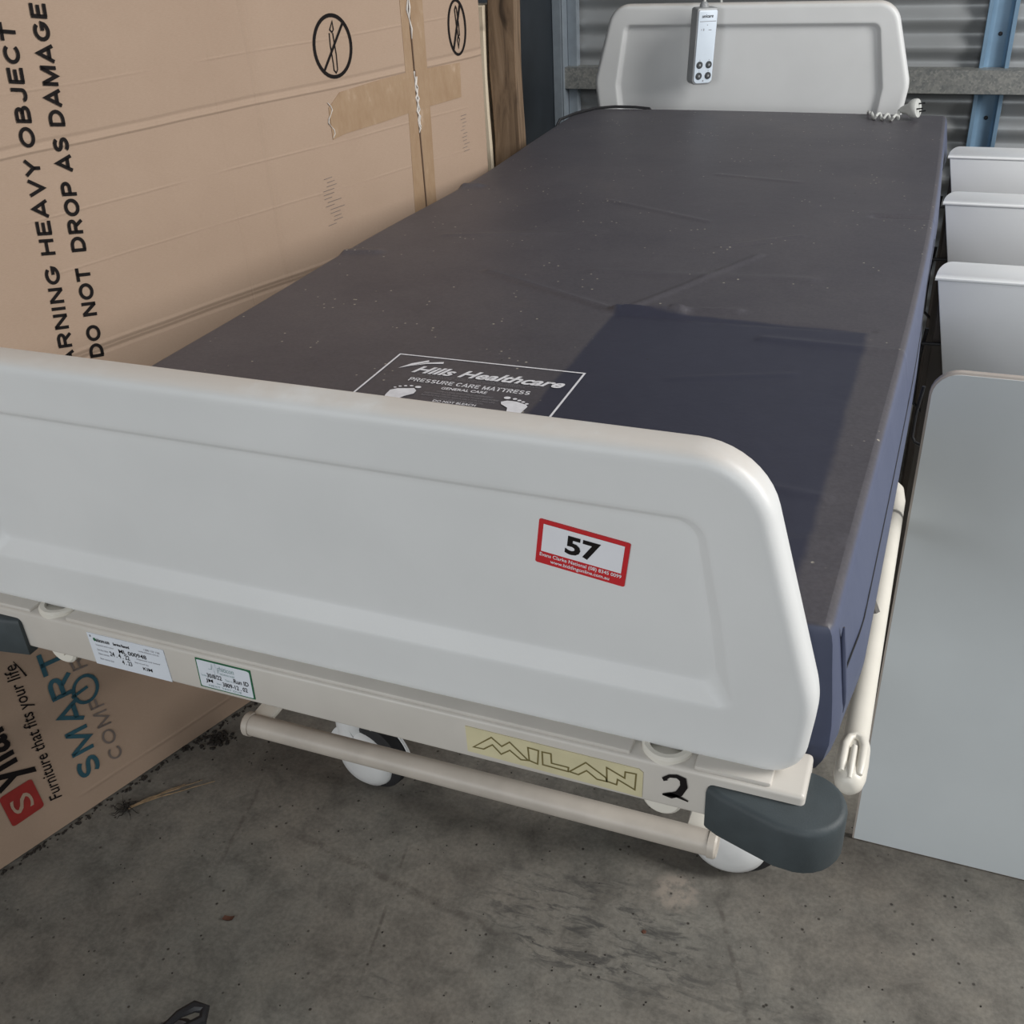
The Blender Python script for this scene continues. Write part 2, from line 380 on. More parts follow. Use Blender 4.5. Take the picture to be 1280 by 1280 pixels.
# block capitals drawn with strokes
def arc(cx, cy, rx, ry, a0, a1, n=10): return [(cx + rx * math.cos(math.radians(a0 + (a1 - a0) * k / n)), cy + ry * math.sin(math.radians(a0 + (a1 - a0) * k / n))) for k in range(n + 1)]
GL = {
 'A': (0.80, [[(0.07, 0), (0.40, 0.95), (0.73, 0)], [(0.18, 0.27), (0.62, 0.27)]]),
 'B': (0.74, [[(0.11, 0.09), (0.40, 0.09)] + arc(0.42, 0.305, 0.21, 0.215, -90, 90) + [(0.11, 0.52)], [(0.11, 0.0), (0.11, 1.0)], [(0.11, 0.91), (0.38, 0.91)] + arc(0.38, 0.715, 0.19, 0.195, 90, -90)]),
 'C': (0.78, [arc(0.41, 0.5, 0.31, 0.41, 40, 320, 20)]),
 'D': (0.78, [[(0.11, 0), (0.11, 1)], [(0.11, 0.91), (0.32, 0.91)] + arc(0.33, 0.5, 0.34, 0.41, 90, -90, 14) + [(0.11, 0.09)]]),
 'E': (0.66, [[(0.11, 0), (0.11, 1)], [(0.11, 0.91), (0.62, 0.91)], [(0.11, 0.51), (0.57, 0.51)], [(0.11, 0.09), (0.64, 0.09)]]),
 'F': (0.62, [[(0.11, 0), (0.11, 1)], [(0.11, 0.91), (0.60, 0.91)], [(0.11, 0.49), (0.52, 0.49)]]),
 'G': (0.84, [arc(0.43, 0.5, 0.33, 0.41, 42, 330, 20) + [(0.745, 0.44), (0.45, 0.44)]]),
 'H': (0.76, [[(0.11, 0), (0.11, 1)], [(0.65, 0), (0.65, 1)], [(0.11, 0.53), (0.65, 0.53)]]),
 'I': (0.24, [[(0.12, 0), (0.12, 1)]]),
 'J': (0.58, [[(0.47, 1), (0.47, 0.30)] + arc(0.28, 0.28, 0.19, 0.19, 0, -180)]),
 'L': (0.60, [[(0.11, 1), (0.11, 0)], [(0.11, 0.09), (0.58, 0.09)]]),
 'M': (0.90, [[(0.11, 0), (0.11, 1)], [(0.13, 0.96), (0.45, 0.05), (0.77, 0.96)], [(0.79, 1), (0.79, 0)]]),
 'N': (0.76, [[(0.11, 0), (0.11, 1)], [(0.12, 0.95), (0.64, 0.05)], [(0.65, 0), (0.65, 1)]]),
 'O': (0.86, [arc(0.43, 0.5, 0.33, 0.41, 0, 360, 28)]),
 'P': (0.70, [[(0.11, 0), (0.11, 1)], [(0.11, 0.91), (0.38, 0.91)] + arc(0.39, 0.675, 0.21, 0.235, 90, -90) + [(0.11, 0.44)]]),
 'R': (0.76, [[(0.11, 0), (0.11, 1)], [(0.11, 0.91), (0.42, 0.91)] + arc(0.42, 0.69, 0.21, 0.22, 90, -90) + [(0.11, 0.47)], [(0.40, 0.45), (0.66, 0.0)]]),
 'S': (0.70, [arc(0.35, 0.71, 0.23, 0.20, 25, 250, 12) + arc(0.35, 0.29, 0.24, 0.20, 70, -155, 12)]),
 'T': (0.66, [[(0.33, 0), (0.33, 1)], [(0.0, 0.91), (0.66, 0.91)]]),
 'U': (0.76, [[(0.11, 1), (0.11, 0.33)] + arc(0.38, 0.33, 0.27, 0.24, 180, 360, 12) + [(0.65, 1)]]),
 'V': (0.72, [[(0.06, 1), (0.36, 0.04), (0.66, 1)]]),
 'W': (1.02, [[(0.07, 1), (0.28, 0.05), (0.51, 0.92), (0.74, 0.05), (0.95, 1)]]),
 'Y': (0.72, [[(0.06, 1), (0.36, 0.45), (0.66, 1)], [(0.36, 0.48), (0.36, 0)]]),
 ' ': (0.26, [])}
def caps(pl, txt, u0, v0, D, Uv, h, w=0.19):
    tot = sum(GL[c][0] for c in txt) + 0.08 * (len(txt) - 1); mb = MB(); x = 0.0
    q = Plane(pl.p(u0, v0, 0), pl.U * D[0] + pl.V * D[1], pl.U * Uv[0] + pl.V * Uv[1])
    k = (pl.U * Uv[0] + pl.V * Uv[1]).length; sx = 1.0 / tot
    asp = (pl.U * D[0] + pl.V * D[1]).length / (tot * k)      # horizontal stretch of the glyphs
    q.U = q.U / asp / tot * 1.0; q.N = pl.N
    for c in txt:
        for ln in GL[c][1]:
            m = strokes(q, [[((x + a) * asp, b) for a, b in ln]], w, h); mb.add(m.v, m.f)
        x += GL[c][0] + 0.08
    return mb
# ------------------------------------------------------------------ the shed
struct(MB().box(-3.2, 5.5, -4.0, 3.05, -0.12, 0.0).build('floor', 'concrete'))
mb = MB(); rows = []
for i in range(0, 3904 // 8 + 1):
    z = i * 0.008; y = 2.95 + 0.0085 * math.cos(2 * math.pi * (z - 0.008) / 0.0735)
    rows.append([(-0.9, y, z), (5.5, y, z)])
mb.grid(rows); rb = [[(-0.9, 3.0, 0), (5.5, 3.0, 0)], [(-0.9, 3.0, 3.904), (5.5, 3.0, 3.904)]]; mb.grid(rb)
struct(mb.build('wall_back', 'corr', smooth=True, fix=False))
struct(MB().box(-0.86, -0.772, 1.86, 2.95, 0, 3.9).build('wall_left', 'darkwall'))
struct(MB().box(-3.2, -0.86, 1.86, 1.92, 0, 3.9).build('wall_far_left', 'darkwall'))
struct(MB().box(-3.26, -3.2, -4.0, 1.92, 0, 3.9).build('wall_near_left', 'corr'))
struct(MB().box(-3.26, 5.5, -4.0, 3.0, 3.9, 3.98).build('ceiling', 'ceil'))
# horizontal wall girt, a folded channel
g = MB()
sec = [(0, 0), (0.055, 0), (0.055, 0.012), (0.052, 0.012), (0.052, 0.003), (0.003, 0.003), (0.003, 0.061), (0.052, 0.061), (0.052, 0.052), (0.055, 0.052), (0.055, 0.064), (0, 0.064)]
g.loft([[(xx, 2.872 + a, 0.815 + b) for a, b in sec] for xx in (-0.745, 5.4)])
o = struct(g.build('trim_1', 'galv', bevel=0.001, seg=1)); o['label'] = 'galvanised horizontal wall rail behind the bed head'
# blue-grey vertical stud with turned-in lips and screws
g = MB(); sec = [(0, 0.0), (0.012, 0.0), (0.012, 0.014), (0.024, 0.026), (0.058, 0.026), (0.066, 0.014), (0.066, 0.0), (0.078, 0.0), (0.078, 0.03), (0.0, 0.03)]
g.loft([[(0.487 + a, 2.915 - 0.006 + b * 0.9, zz) for a, b in sec] for zz in (0, 3.9)])
st = struct(g.build('trim_2', 'bluesteel', bevel=0.0015, seg=1)); st['label'] = 'blue-grey vertical steel stud on the back wall'
for zz in (0.742, 0.965, 0.55, 1.2):
    MB().lathe([(0.006, 0), (0.006, 0.004), (0.003, 0.006)], (0.529, 2.935, zz), (0, -1, 0), 8).build('screw', 'black', st)
g = MB(); g.box(-0.772, -0.742, 2.86, 2.93, 0, 3.9); g.box(-0.742, -0.737, 2.862, 2.93, 0, 3.9); g.box(-0.737, -0.705, 2.905, 2.935, 0, 3.9)
o = struct(g.build('trim_3', 'cornersteel', bevel=0.002, seg=1)); o['label'] = 'pale steel corner post beside the dark wall'

# ------------------------------------------------------------------ hospital bed
bed = thing('hospital_bed', 'cream and white adjustable hospital bed with grey bumpers, numbered 57', 'bed', (0, 0.6, 0))
def end_board(name, cx, y0, sgn, z_mid, k, inset_low, th=0.034):
    # outline built around the widest line (z_mid); sgn=-1: dished face towards -Y
    O = [(-0.424, -0.074, 0.032), (0.424, -0.074, 0.032), (0.431, 0.0, 0.09), (0.376, 0.1985, 0.062), (-0.376, 0.1985, 0.062), (-0.431, 0.0, 0.09)]
    if inset_low < -0.05: O[0] = (-0.405, -0.20, 0.03); O[1] = (0.405, -0.20, 0.03)
    I = [(-0.371, inset_low, 0.012), (0.371, inset_low, 0.012), (0.3585, 0.06, 0.02), (0.341, 0.148, 0.022), (-0.341, 0.148, 0.022), (-0.3585, 0.06, 0.02)]
    if inset_low < -0.05: I[0] = (-0.35, inset_low, 0.012); I[1] = (0.35, inset_low, 0.012); I[2] = (0.366, -0.01, 0.03); I[5] = (-0.366, -0.01, 0.03)
    J = [(-0.357, inset_low + 0.016, 0.014), (0.357, inset_low + 0.016, 0.014), (0.3485, 0.06, 0.02), (0.334, 0.141, 0.02), (-0.334, 0.141, 0.02), (-0.3485, 0.06, 0.02)]
    if inset_low < -0.05: J[0] = (-0.34, inset_low + 0.016, 0.012); J[1] = (0.34, inset_low + 0.016, 0.012); J[2] = (0.355, -0.01, 0.03); J[5] = (-0.355, -0.01, 0.03)
    def L(pts, y): return [(cx + k * a, y, z_mid + k * b) for a, b in pts]
    r = 0.011; loops = []
    f = lambda d: y0 + d            # depth from the face that looks at the foot end
    loops.append(L(rpoly(J, 0.006), f(0.0095))); loops.append(L(rpoly(J, 0.0022), f(0.0094))); loops.append(L(rpoly(J), f(0.0086))); loops.append(L(rpoly(I, 0.002), f(0.0012))); loops.append(L(rpoly(I), f(0.0002))); loops.append(L(rpoly(I, -0.003), f(0.0))); loops.append(L(rpoly(I, -0.008), f(0.0))); loops.append(L(rpoly(O, r + 0.004), f(0.0)))
    for q in range(5):
        a = math.pi / 2 * q / 4; loops.append(L(rpoly(O, r * (1 - math.sin(a))), f(r * (1 - math.cos(a)))))
    for q in range(5):
        a = math.pi / 2 * q / 4; loops.append(L(rpoly(O, r * (1 - math.cos(a))), f(th - r * (1 - math.sin(a)))))
    mb = MB(); mb.loft(loops)
    ob = mb.build(name, 'board', bed, smooth=True); return ob
foot = end_board('footboard', 0.0, 0.08, -1, 0.862, 1.0, -0.017)
head = end_board('headboard', -0.05, 2.25, -1, 0.94, 0.9, -0.15)

# auction sticker on the footboard
FB = Plane((0, 0.08 + 0.0093, 0), (1, 0, 0), (0, 0, 1))
a, b, c, d = (0.2164, 0.9842), (0.2867, 0.9781), (0.2821, 0.9356), (0.2115, 0.9449)
def quad(P4, s, t):       # bilinear inside the sticker: s right, t up
    (a, b, c, d) = P4
    return tuple((1 - t) * ((1 - s) * d[i] + s * c[i]) + t * ((1 - s) * a[i] + s * b[i]) for i in (0, 1))
ST = (a, b, c, d)
sp = Plane(FB.p(d[0], d[1], 0.0003), (c[0] - d[0], 0, c[1] - d[1]), (a[0] - d[0], 0, a[1] - d[1])); sp.N = Vector((0, -1, 0))
rr = rpoly([(0, 0, 0.03), (1, 0, 0.03), (1, 1, 0.03), (0, 1, 0.03)], 0, 4)
stk = MB(); stk.loft([[sp.p(u, v, -0.0005) for u, v in rr], [sp.p(u, v, 0.0004) for u, v in rr]]); stk = stk.build('auction_sticker', 'red', foot); stk['label'] = 'red and white lot sticker reading 57'
polys(sp, [[(0.055, 0.29), (0.945, 0.29), (0.945, 0.91), (0.055, 0.91)]], 0.0007).build('sticker_panel', 'paper', foot)
for it in [('57', 0.315, 0.385, (0.38, 0), (0, 0.42), 0.035)]: text(sp, [it], 0.001).build('lettering', 'ink', foot)
for it in [('Evans Clarke National (08) 8345 0099', 0.045, 0.155, (0.91, 0), (0, 0.105), 0.012), ('www.biddingonline.com.au', 0.17, 0.04, (0.66, 0), (0, 0.10), 0.012)]: text(sp, [it], 0.0008).build('lettering', 'paper', foot)

# crossbar under the footboard
bar = MB().box(-0.431, 0.431, 0.066, 0.116, 0.743, 0.789).build('crossbar', 'cream', bed, bevel=0.004, seg=3)
for x0, x1 in ((-0.424, -0.327), (-0.283, 0.294), (0.345, 0.405)):
    MB().box(x0, x1, 0.0685, 0.112, 0.787, 0.7925).build('cover_strip', 'cream', bar, bevel=0.0025)
for x in (-0.305, 0.320):
    MB().lathe([(0.021, -0.012), (0.021, 0.006), (0.019, 0.008), (0.015, 0.008), (0.014, 0.004), (0.0, 0.004)], (x, 0.0875, 0.786), (0, 0, 1), 32).build('lock_knob', 'railwhite', bar, smooth=True)
    MB().lathe([(0.0165, 0), (0.0165, 0.007), (0.014, 0.009), (0.006, 0.009), (0.005, 0.011), (0.0, 0.011)], (x, 0.080, 0.744), (0, -1, 0), 24).build('lock_tab', 'railwhite', bar, smooth=True)
CB = Plane((0, 0.0658, 0), (1, 0, 0), (0, 0, 1))
# yellowed model name sticker
pts = [(0.15, 0.7799), (0.1504, 0.7514), (0.3050, 0.7478), (0.3057, 0.7755), (0.3022, 0.7783)]
mb = MB(); mb.loft([[CB.p(u, v, -0.0003) for u, v in pts], [CB.p(u, v, 0.0006) for u, v in pts]]); o = mb.build('name_sticker', 'yellow', bar); o['label'] = 'yellowed name sticker with outlined letters'
MILAN = [[(0.1563, 0.7581), (0.1738, 0.7741), (0.1829, 0.7667), (0.1904, 0.7738), (0.2065, 0.758), (0.1998, 0.7568), (0.1902, 0.7645), (0.1819, 0.7575), (0.1743, 0.7659), (0.1658, 0.7585), (0.1563, 0.7581)], [(0.2068, 0.7727), (0.2162, 0.7721), (0.2149, 0.7565), (0.2075, 0.7583), (0.2068, 0.7727)], [(0.2194, 0.7717), (0.2272, 0.772), (0.2274, 0.7615), (0.2423, 0.7613), (0.2419, 0.7566), (0.2195, 0.7573), (0.2194, 0.7717)], [(0.243, 0.7569), (0.2574, 0.7716), (0.2746, 0.7602), (0.2754, 0.7561), (0.267, 0.756), (0.258, 0.7628), (0.2508, 0.756), (0.243, 0.7569)], [(0.2753, 0.7718), (0.2905, 0.7648), (0.2909, 0.7719), (0.3, 0.7724), (0.299, 0.7547), (0.2845, 0.7615), (0.2837, 0.7553), (0.2754, 0.7564), (0.2753, 0.7718)]]
strokes(CB, MILAN, 0.0013, 0.0010).build('lettering', 'olive', bar)
strokes(CB, [[(0.3243, 0.7731), (0.3231, 0.7753), (0.3269, 0.7789), (0.333, 0.7804), (0.338, 0.7783), (0.339, 0.7712), (0.3352, 0.7623), (0.3286, 0.7578), (0.3219, 0.7571)]], [0.004, 0.0034, 0.003, 0.0036, 0.0055, 0.006, 0.006, 0.0055, 0.001], 0.0009).build('handwritten_number', 'ink', bar)
strokes(CB, [[(0.3219, 0.7576), (0.3286, 0.7594), (0.334, 0.7590), (0.3429, 0.7561)]], [0.001, 0.0042, 0.003, 0.0012], 0.0009).build('handwritten_number', 'ink', bar)
# service labels
def label(P4, mat, name, lab):
    a, b, c, d = P4; pl = Plane(CB.p(d[0], d[1], 0), (c[0] - d[0], 0, c[1] - d[1]), (a[0] - d[0], 0, a[1] - d[1])); pl.N = Vector((0, -1, 0))
    mb = MB(); mb.loft([[pl.p(u, v, -0.0003) for u, v in ((0, 0), (1, 0), (1, 1), (0, 1))], [pl.p(u, v, 0.0005) for u, v in ((0, 0), (1, 0), (1, 1), (0, 1))]])
    o = mb.build(name, mat, bar); o['label'] = lab; return pl
p1 = label(((-0.2555, 0.7835), (-0.1639, 0.7840), (-0.1625, 0.745), (-0.2545, 0.745)), 'paperb', 'service_label', 'pale blue service record label with handwriting')
for it in [('aidacare.com', 0.10, 0.76, (0.18, 0), (0, 0.12), 0.015), ('Service Record', 0.33, 0.77, (0.21, 0), (0, 0.09), 0.03), ('ML 000948', 0.38, 0.55, (0.36, 0), (0, 0.13), 0.01), ('24 . 4 . 22', 0.24, 0.38, (0.26, 0), (0, 0.15), 0.01), ('4 . 23', 0.38, 0.20, (0.13, 0), (0, 0.14), 0.01), ('KIM', 0.65, 0.17, (0.12, 0), (0, 0.10), 0.01), ('x', 0.03, 0.88, (0.02, 0), (0, 0.06), 0.02)]: text(p1, [it], 0.0008).build('lettering', 'ink', bar)
for it in [('Equipment serial number', 0.08, 0.62, (0.24, 0), (0, 0.06)), ('1300 133 120', 0.74, 0.84, (0.2, 0), (0, 0.06)), ('www.aidacare.com.au', 0.66, 0.76, (0.26, 0), (0, 0.05)), ('Service date', 0.08, 0.47, (0.14, 0), (0, 0.06)), ('Next service', 0.08, 0.34, (0.14, 0), (0, 0.06)), ('Next service due', 0.08, 0.18, (0.18, 0), (0, 0.06)), ('Serviced by', 0.56, 0.33, (0.18, 0), (0, 0.06)), ('Inspected and tested', 0.60, 0.46, (0.3, 0), (0, 0.06))]: text(p1, [it], 0.0008).build('lettering', 'greyprint', bar)
polys(p1, [ell(0.085, 0.82, 0.018, 0.055)], 0.0008).build('logo_dot', 'green', bar)
p2 = label(((-0.1269, 0.7842), (-0.0645, 0.7848), (-0.0668, 0.7490), (-0.1280, 0.7495)), 'green', 'test_tag', 'white test tag with a green border')
polys(p2, [rpoly([(0.022, 0.04, 0.04), (0.978, 0.04, 0.02), (0.978, 0.96, 0.06), (0.022, 0.96, 0.02)], 0, 3)], 0.0007).build('tag_panel', 'paperb', bar)
for it in [('30/8/22', 0.17, 0.40, (0.27, 0), (0, 0.15), 0.012), ('Run ID', 0.66, 0.42, (0.27, 0), (0, 0.15), 0.012), ('JM', 0.13, 0.20, (0.13, 0), (0, 0.15), 0.012), ('3809-12 . 02', 0.44, 0.20, (0.45, 0), (0, 0.15), 0.012)]: text(p2, [it], 0.001).build('lettering', 'ink', bar)
for it in [('rhiticon', 0.40, 0.72, (0.29, 0), (0, 0.17)), ('TECHNOLOGIES', 0.42, 0.60, (0.27, 0), (0, 0.06)), ('Test date', 0.06, 0.42, (0.1, 0), (0, 0.06)), ('Test no', 0.50, 0.42, (0.14, 0), (0, 0.06)), ('NEXT TEST DUE', 0.17, 0.09, (0.6, 0), (0, 0.06)), ('Item', 0.33, 0.22, (0.08, 0), (0, 0.06))]: text(p2, [it], 0.001).build('lettering', 'greygreen', bar)
strokes(p2, [[(0.22, 0.72), (0.28, 0.72), (0.30, 0.92), (0.33, 0.55), (0.36, 0.98), (0.39, 0.62), (0.41, 0.76)]], 0.012, 0.001).build('logo_trace', 'greygreen', bar)

# corner bumpers
def offpoly(P, d):
    n = len(P); out = []; A = sum(P[i][0] * P[(i + 1) % n][1] - P[(i + 1) % n][0] * P[i][1] for i in range(n)); sg = 1 if A > 0 else -1
    for i in range(n):
        a, b, c = Vector(P[i - 1]), Vector(P[i]), Vector(P[(i + 1) % n]); e = (b - a).normalized(); f = (c - b).normalized()
        m = Vector((-(e + f).y, (e + f).x)).normalized() * sg; k = 1 / max(0.5, m.dot(Vector((-e.y, e.x)) * sg)); q = b + m * d * k; out.append((q.x, q.y))
    return out
def bumper(sg):
    P = [(0.357, 0.075), (0.357, 0.062), (0.368, 0.056), (0.395, 0.047), (0.415, 0.0405)]
    for i in range(16):
        a = math.radians(-100 + i * 195 / 15); P.append((0.4285 + 0.034 * math.cos(a), 0.0735 + 0.034 * math.sin(a)))
    P += [(0.418, 0.104), (0.40, 0.085)]
    if sg < 0: P = [(-x - (0.012 if x > 0.36 else -0.016), y) for x, y in P][::-1]
    mb = MB(); loops = []
    for off, z in ((0.004, 0.734), (0.0012, 0.7352), (0.0, 0.738), (0.0, 0.774), (0.0009, 0.7768), (0.0028, 0.7788), (0.005, 0.7795)):
        loops.append([(x, y, z) for x, y in offpoly(P, off)])
    mb.loft(loops); return mb.build('bumper', 'bumper', bed, smooth=True)
bumper(1); bumper(-1)

# pedal bar with brackets
pb = MB().tube([(-0.335, 0.345, 0.40), (0.320, 0.345, 0.40)], 0.0155, 20).build('pedal_bar', 'tubecream', bed, smooth=True)
for x, sg in ((-0.335, -1), (0.320, 1)):
    MB().lathe([(0.0172, -0.006), (0.0172, 0.002), (0.015, 0.0045), (0.0, 0.0045)], (x, 0.345, 0.40), (sg, 0, 0), 20).build('end_cap', 'tubecream', pb, smooth=True)
    xx = -0.318 if sg < 0 else 0.300
    MB().box(xx - 0.015, xx + 0.015, 0.345, 0.63, 0.404, 0.412).build('bracket', 'railwhite', pb, bevel=0.0015)

# lower chassis and upper frame
ch = MB()
for x in (-0.31, 0.28): ch.box(x - 0.022, x + 0.022, 0.58, 1.95, 0.20, 0.25)
for y in (0.63, 1.90): ch.box(-0.31, 0.28, y - 0.025, y + 0.025, 0.20, 0.25)
ch.build('chassis', 'railwhite', bed, bevel=0.004)
up = MB()
for x in (-0.36, 0.36): up.box(x - 0.02, x + 0.02, 0.116, 2.25, 0.70, 0.742)
for y in (0.5, 1.0, 1.5, 2.0, 2.20): up.box(-0.36, 0.36, y - 0.02, y + 0.02, 0.70, 0.742)
up.box(-0.40, -0.37, 2.2, 2.26, 0.70, 0.78)
up.build('deck_frame', 'darksteel', bed, bevel=0.003)
MB().box(-0.39, 0.39, 0.20, 2.14, 0.738, 0.746).build('deck', 'darksteel', bed)
for y in (0.85, 1.65):
    for x in (-0.24, 0.24): MB().tube([(x, y, 0.23), (x, y + 0.18, 0.72)], 0.022, 10).build('lift_arm', 'darksteel', bed, smooth=True)
    MB().tube([(-0.24, y + 0.09, 0.475), (0.24, y + 0.09, 0.475)], 0.015, 10).build('lift_tie', 'darksteel', bed, smooth=True)
MB().tube([(0.0, 0.9, 0.26), (0.0, 1.30, 0.62)], [0.03, 0.02], 14).build('lift_actuator', 'black', bed, smooth=True)
for x in (-0.30, 0.20): MB().box(x - 0.02, x + 0.02, 2.284, 2.30, 0.70, 0.95).build('headboard_post', 'cream', bed, bevel=0.002)

# casters
def caster(x, y, ang):
    n = Vector((math.sin(ang), -math.cos(ang), 0)); c = Vector((x, y, 0.072))
    side = Vector((-n.y, n.x, 0)); up = Vector((0, 0, 1))
    fork = MB()
    def arch(a0, a1, r0, r1, d0, d1, m=12):
        loops = []
        for i in range(m + 1):
            a = math.radians(a0 + (a1 - a0) * i / m); p = c + side * math.cos(a) * r1 + up * math.sin(a) * r1; q = c + side * math.cos(a) * r0 + up * math.sin(a) * r0
            loops.append([tuple(p + n * d0), tuple(p + n * d1), tuple(q + n * d1), tuple(q + n * d0)])
        fork.loft(loops)
    arch(75, 190, 0.0745, 0.0775, -0.026, 0.018)
    arch(-10, 75, 0.0745, 0.0775, -0.014, -0.009)
    arch(112, 180, 0.020, 0.0775, 0.018, 0.026)
    q0 = c + side * -0.038
    fork.lathe([(0.030, 0), (0.030, 0.085), (0.027, 0.09)], (q0.x, q0.y, 0.098), (0, 0, 1), 20)
    cst = fork.build('caster', 'white', bed, smooth=True)
    MB().lathe([(0.060, -0.026), (0.070, -0.020), (0.072, -0.004), (0.070, 0.010), (0.060, 0.014)], tuple(c), tuple(n), 36).build('tyre', 'tyre', cst, smooth=True)
    MB().lathe([(0.0605, 0.006), (0.0605, 0.011), (0.056, 0.021), (0.042, 0.031), (0.022, 0.036), (0.001, 0.037)], tuple(c - side * 0.008 - up * 0.007), tuple(n), 40).build('wheel_cover', 'white', cst, smooth=True)
    return cst
caster(0.302, 0.665, math.radians(4)); caster(-0.343, 0.645, math.radians(-10)); caster(0.28, 1.87, 0.4); caster(-0.31, 1.87, -0.3)

# lowered side rail tube with clevis end
rt = MB().tube([(0.4585, 0.322, 0.618), (0.4585, 0.36, 0.618), (0.4585, 0.84, 0.618), (0.455, 0.868, 0.618), (0.444, 0.885, 0.618), (0.42, 0.895, 0.625)], 0.0128, 20).build('side_rail', 'railwhite', bed, smooth=True)
mb = MB()
loops = []
for yy, rx, rz in ((0.262, 0.004, 0.004), (0.264, 0.0095, 0.0105), (0.269, 0.0135, 0.014), (0.278, 0.0155, 0.016), (0.30, 0.016, 0.0165), (0.322, 0.0155, 0.016), (0.332, 0.013, 0.0135)):
    loops.append([(0.4585 + rx * math.cos(a), yy, 0.618 + rz * math.sin(a)) for a in [2 * math.pi * j / 18 for j in range(18)]])
mb.loft(loops); rail_end = mb.build('rail_end', 'railwhite', rt, smooth=True)
U_ = [(0.4585 - 0.0085, 0.272, 0.630), (0.4585 - 0.0088, 0.282, 0.6335), (0.4585 - 0.0088, 0.306, 0.6345), (0.4585 - 0.006, 0.317, 0.6345), (0.4585, 0.321, 0.6345), (0.4585 + 0.006, 0.317, 0.6345), (0.4585 + 0.0088, 0.306, 0.6345), (0.4585 + 0.0088, 0.282, 0.6335), (0.4585 + 0.0085, 0.272, 0.630)]
MB().tube(U_, [0.003, 0.0042, 0.0044, 0.0044, 0.0044, 0.0044, 0.0044, 0.0042, 0.003], 10).build('clevis_lug', 'railwhite', rt, smooth=True)
MB().tube([(0.4585, 0.266, 0.6290), (0.4585, 0.276, 0.6345), (0.4585, 0.304, 0.6355)], [0.0022, 0.0032, 0.0030], 10).build('latch_tongue', 'railwhite', rt, smooth=True)
mb = MB(); mb.tube([(0.38, 0.55, 0.72), (0.44, 0.55, 0.66), (0.4585, 0.55, 0.618)], 0.008, 8)
mb.build('rail_link', 'darksteel', rt, smooth=True)

# ------------------------------------------------------------------ mattress
mat = thing('mattress', 'dusty navy vinyl pressure care mattress with printed footprints, on the bed', 'mattress', (0, 1.1, 0.752))
Y0, Y1 = 0.142, 2.118
RID = [(0.07, 0.752, -0.155, 0.86, 0.0030, 0.006), (0.078, 0.752, 0.16, 0.765, 0.0085, 0.007), (0.15, 0.770, 0.23, 0.785, 0.0045, 0.007), (0.078, 0.735, 0.40, 0.758, -0.0018, 0.006), (0.09, 0.765, 0.215, 1.02, 0.0026, 0.005), (-0.10, 1.28, 0.10, 1.18, 0.0015, 0.006), (0.36, 1.27, 0.44, 1.28, -0.005, 0.008), (0.28, 0.70, 0.44, 0.70, 0.0025, 0.008), (0.1, 0.36, 0.40, 0.33, 0.0018, 0.006), (0.0, 0.9, 0.3, 0.93, 0.0018, 0.012), (-0.43, 0.9, -0.37, 0.91, 0.004, 0.010), (-0.43, 1.33, -0.38, 1.34, 0.006, 0.012), (0.22, 0.20, 0.42, 0.26, 0.0022, 0.008), (0.15, 1.05, 0.26, 1.13, 0.0018, 0.005), (-0.3, 1.02, -0.05, 1.09, 0.0012, 0.006), (0.05, 1.5, 0.2, 1.47, 0.0012, 0.007), (0.2, 0.55, 0.33, 0.60, 0.0012, 0.005)]
def mz(x, y):
    z = 0.898 - 0.0012 * (x / 0.43) ** 4 + 0.0012 * math.sin(9 * y + 3 * x) * math.cos(5 * x + 2)
    for x0, y0, x1, y1, A, w in RID:
        L = math.hypot(x1 - x0, y1 - y0); ux, uy = (x1 - x0) / L, (y1 - y0) / L; dx, dy = x - x0, y - y0
        t = dx * ux + dy * uy; dd = -dx * uy + dy * ux
        e = max(0, -t, t - L)
        if abs(dd) < 4 * w and e < 3 * w: z += A * math.exp(-(dd / w) ** 2 - (e / w) ** 2)
    return z
def xr(y): return 0.424 + 0.016 * math.sin(math.pi * min(1, max(0, (y - 0.1) / 2.05))) ** 1.2
def xl(y): return -0.425 + 0.022 * math.exp(-((y - 1.45) / 0.45) ** 2)
NX, NY = 172, 380
top = []
for j in range(NY + 1):
    y = Y0 + (Y1 - Y0) * j / NY; row = []
    for i in range(NX + 1):
        u = i / NX; x = xl(y) + (xr(y) - xl(y)) * u; row.append((x, y, mz(x, y)))
    top.append(row)
mb = MB(); mb.grid(top)
per = [(i, 0) for i in range(NX)] + [(NX, j) for j in range(NY)] + [(i, NY) for i in range(NX, 0, -1)] + [(0, j) for j in range(NY, 0, -1)]
prof = [(0.003, -0.0008), (0.006, -0.003), (0.0085, -0.007), (0.0105, -0.014), (0.015, -0.035), (0.021, -0.06), (0.025, -0.082), (0.025, -0.100), (0.019, -0.118), (0.010, -0.130), (0.0, -0.138), (-0.03, -0.140)]
def sms(t): t = max(0.0, min(1.0, t)); return t * t * (3 - 2 * t)
def side_lr(y):
    v = 1.22 - 0.95 * sms((y - 0.40) / 0.75) + 0.10 * math.sin(y * 9.0)
    return 0.7 + (v - 0.7) * sms(min(y - Y0, Y1 - y) / 0.10)
rings = []
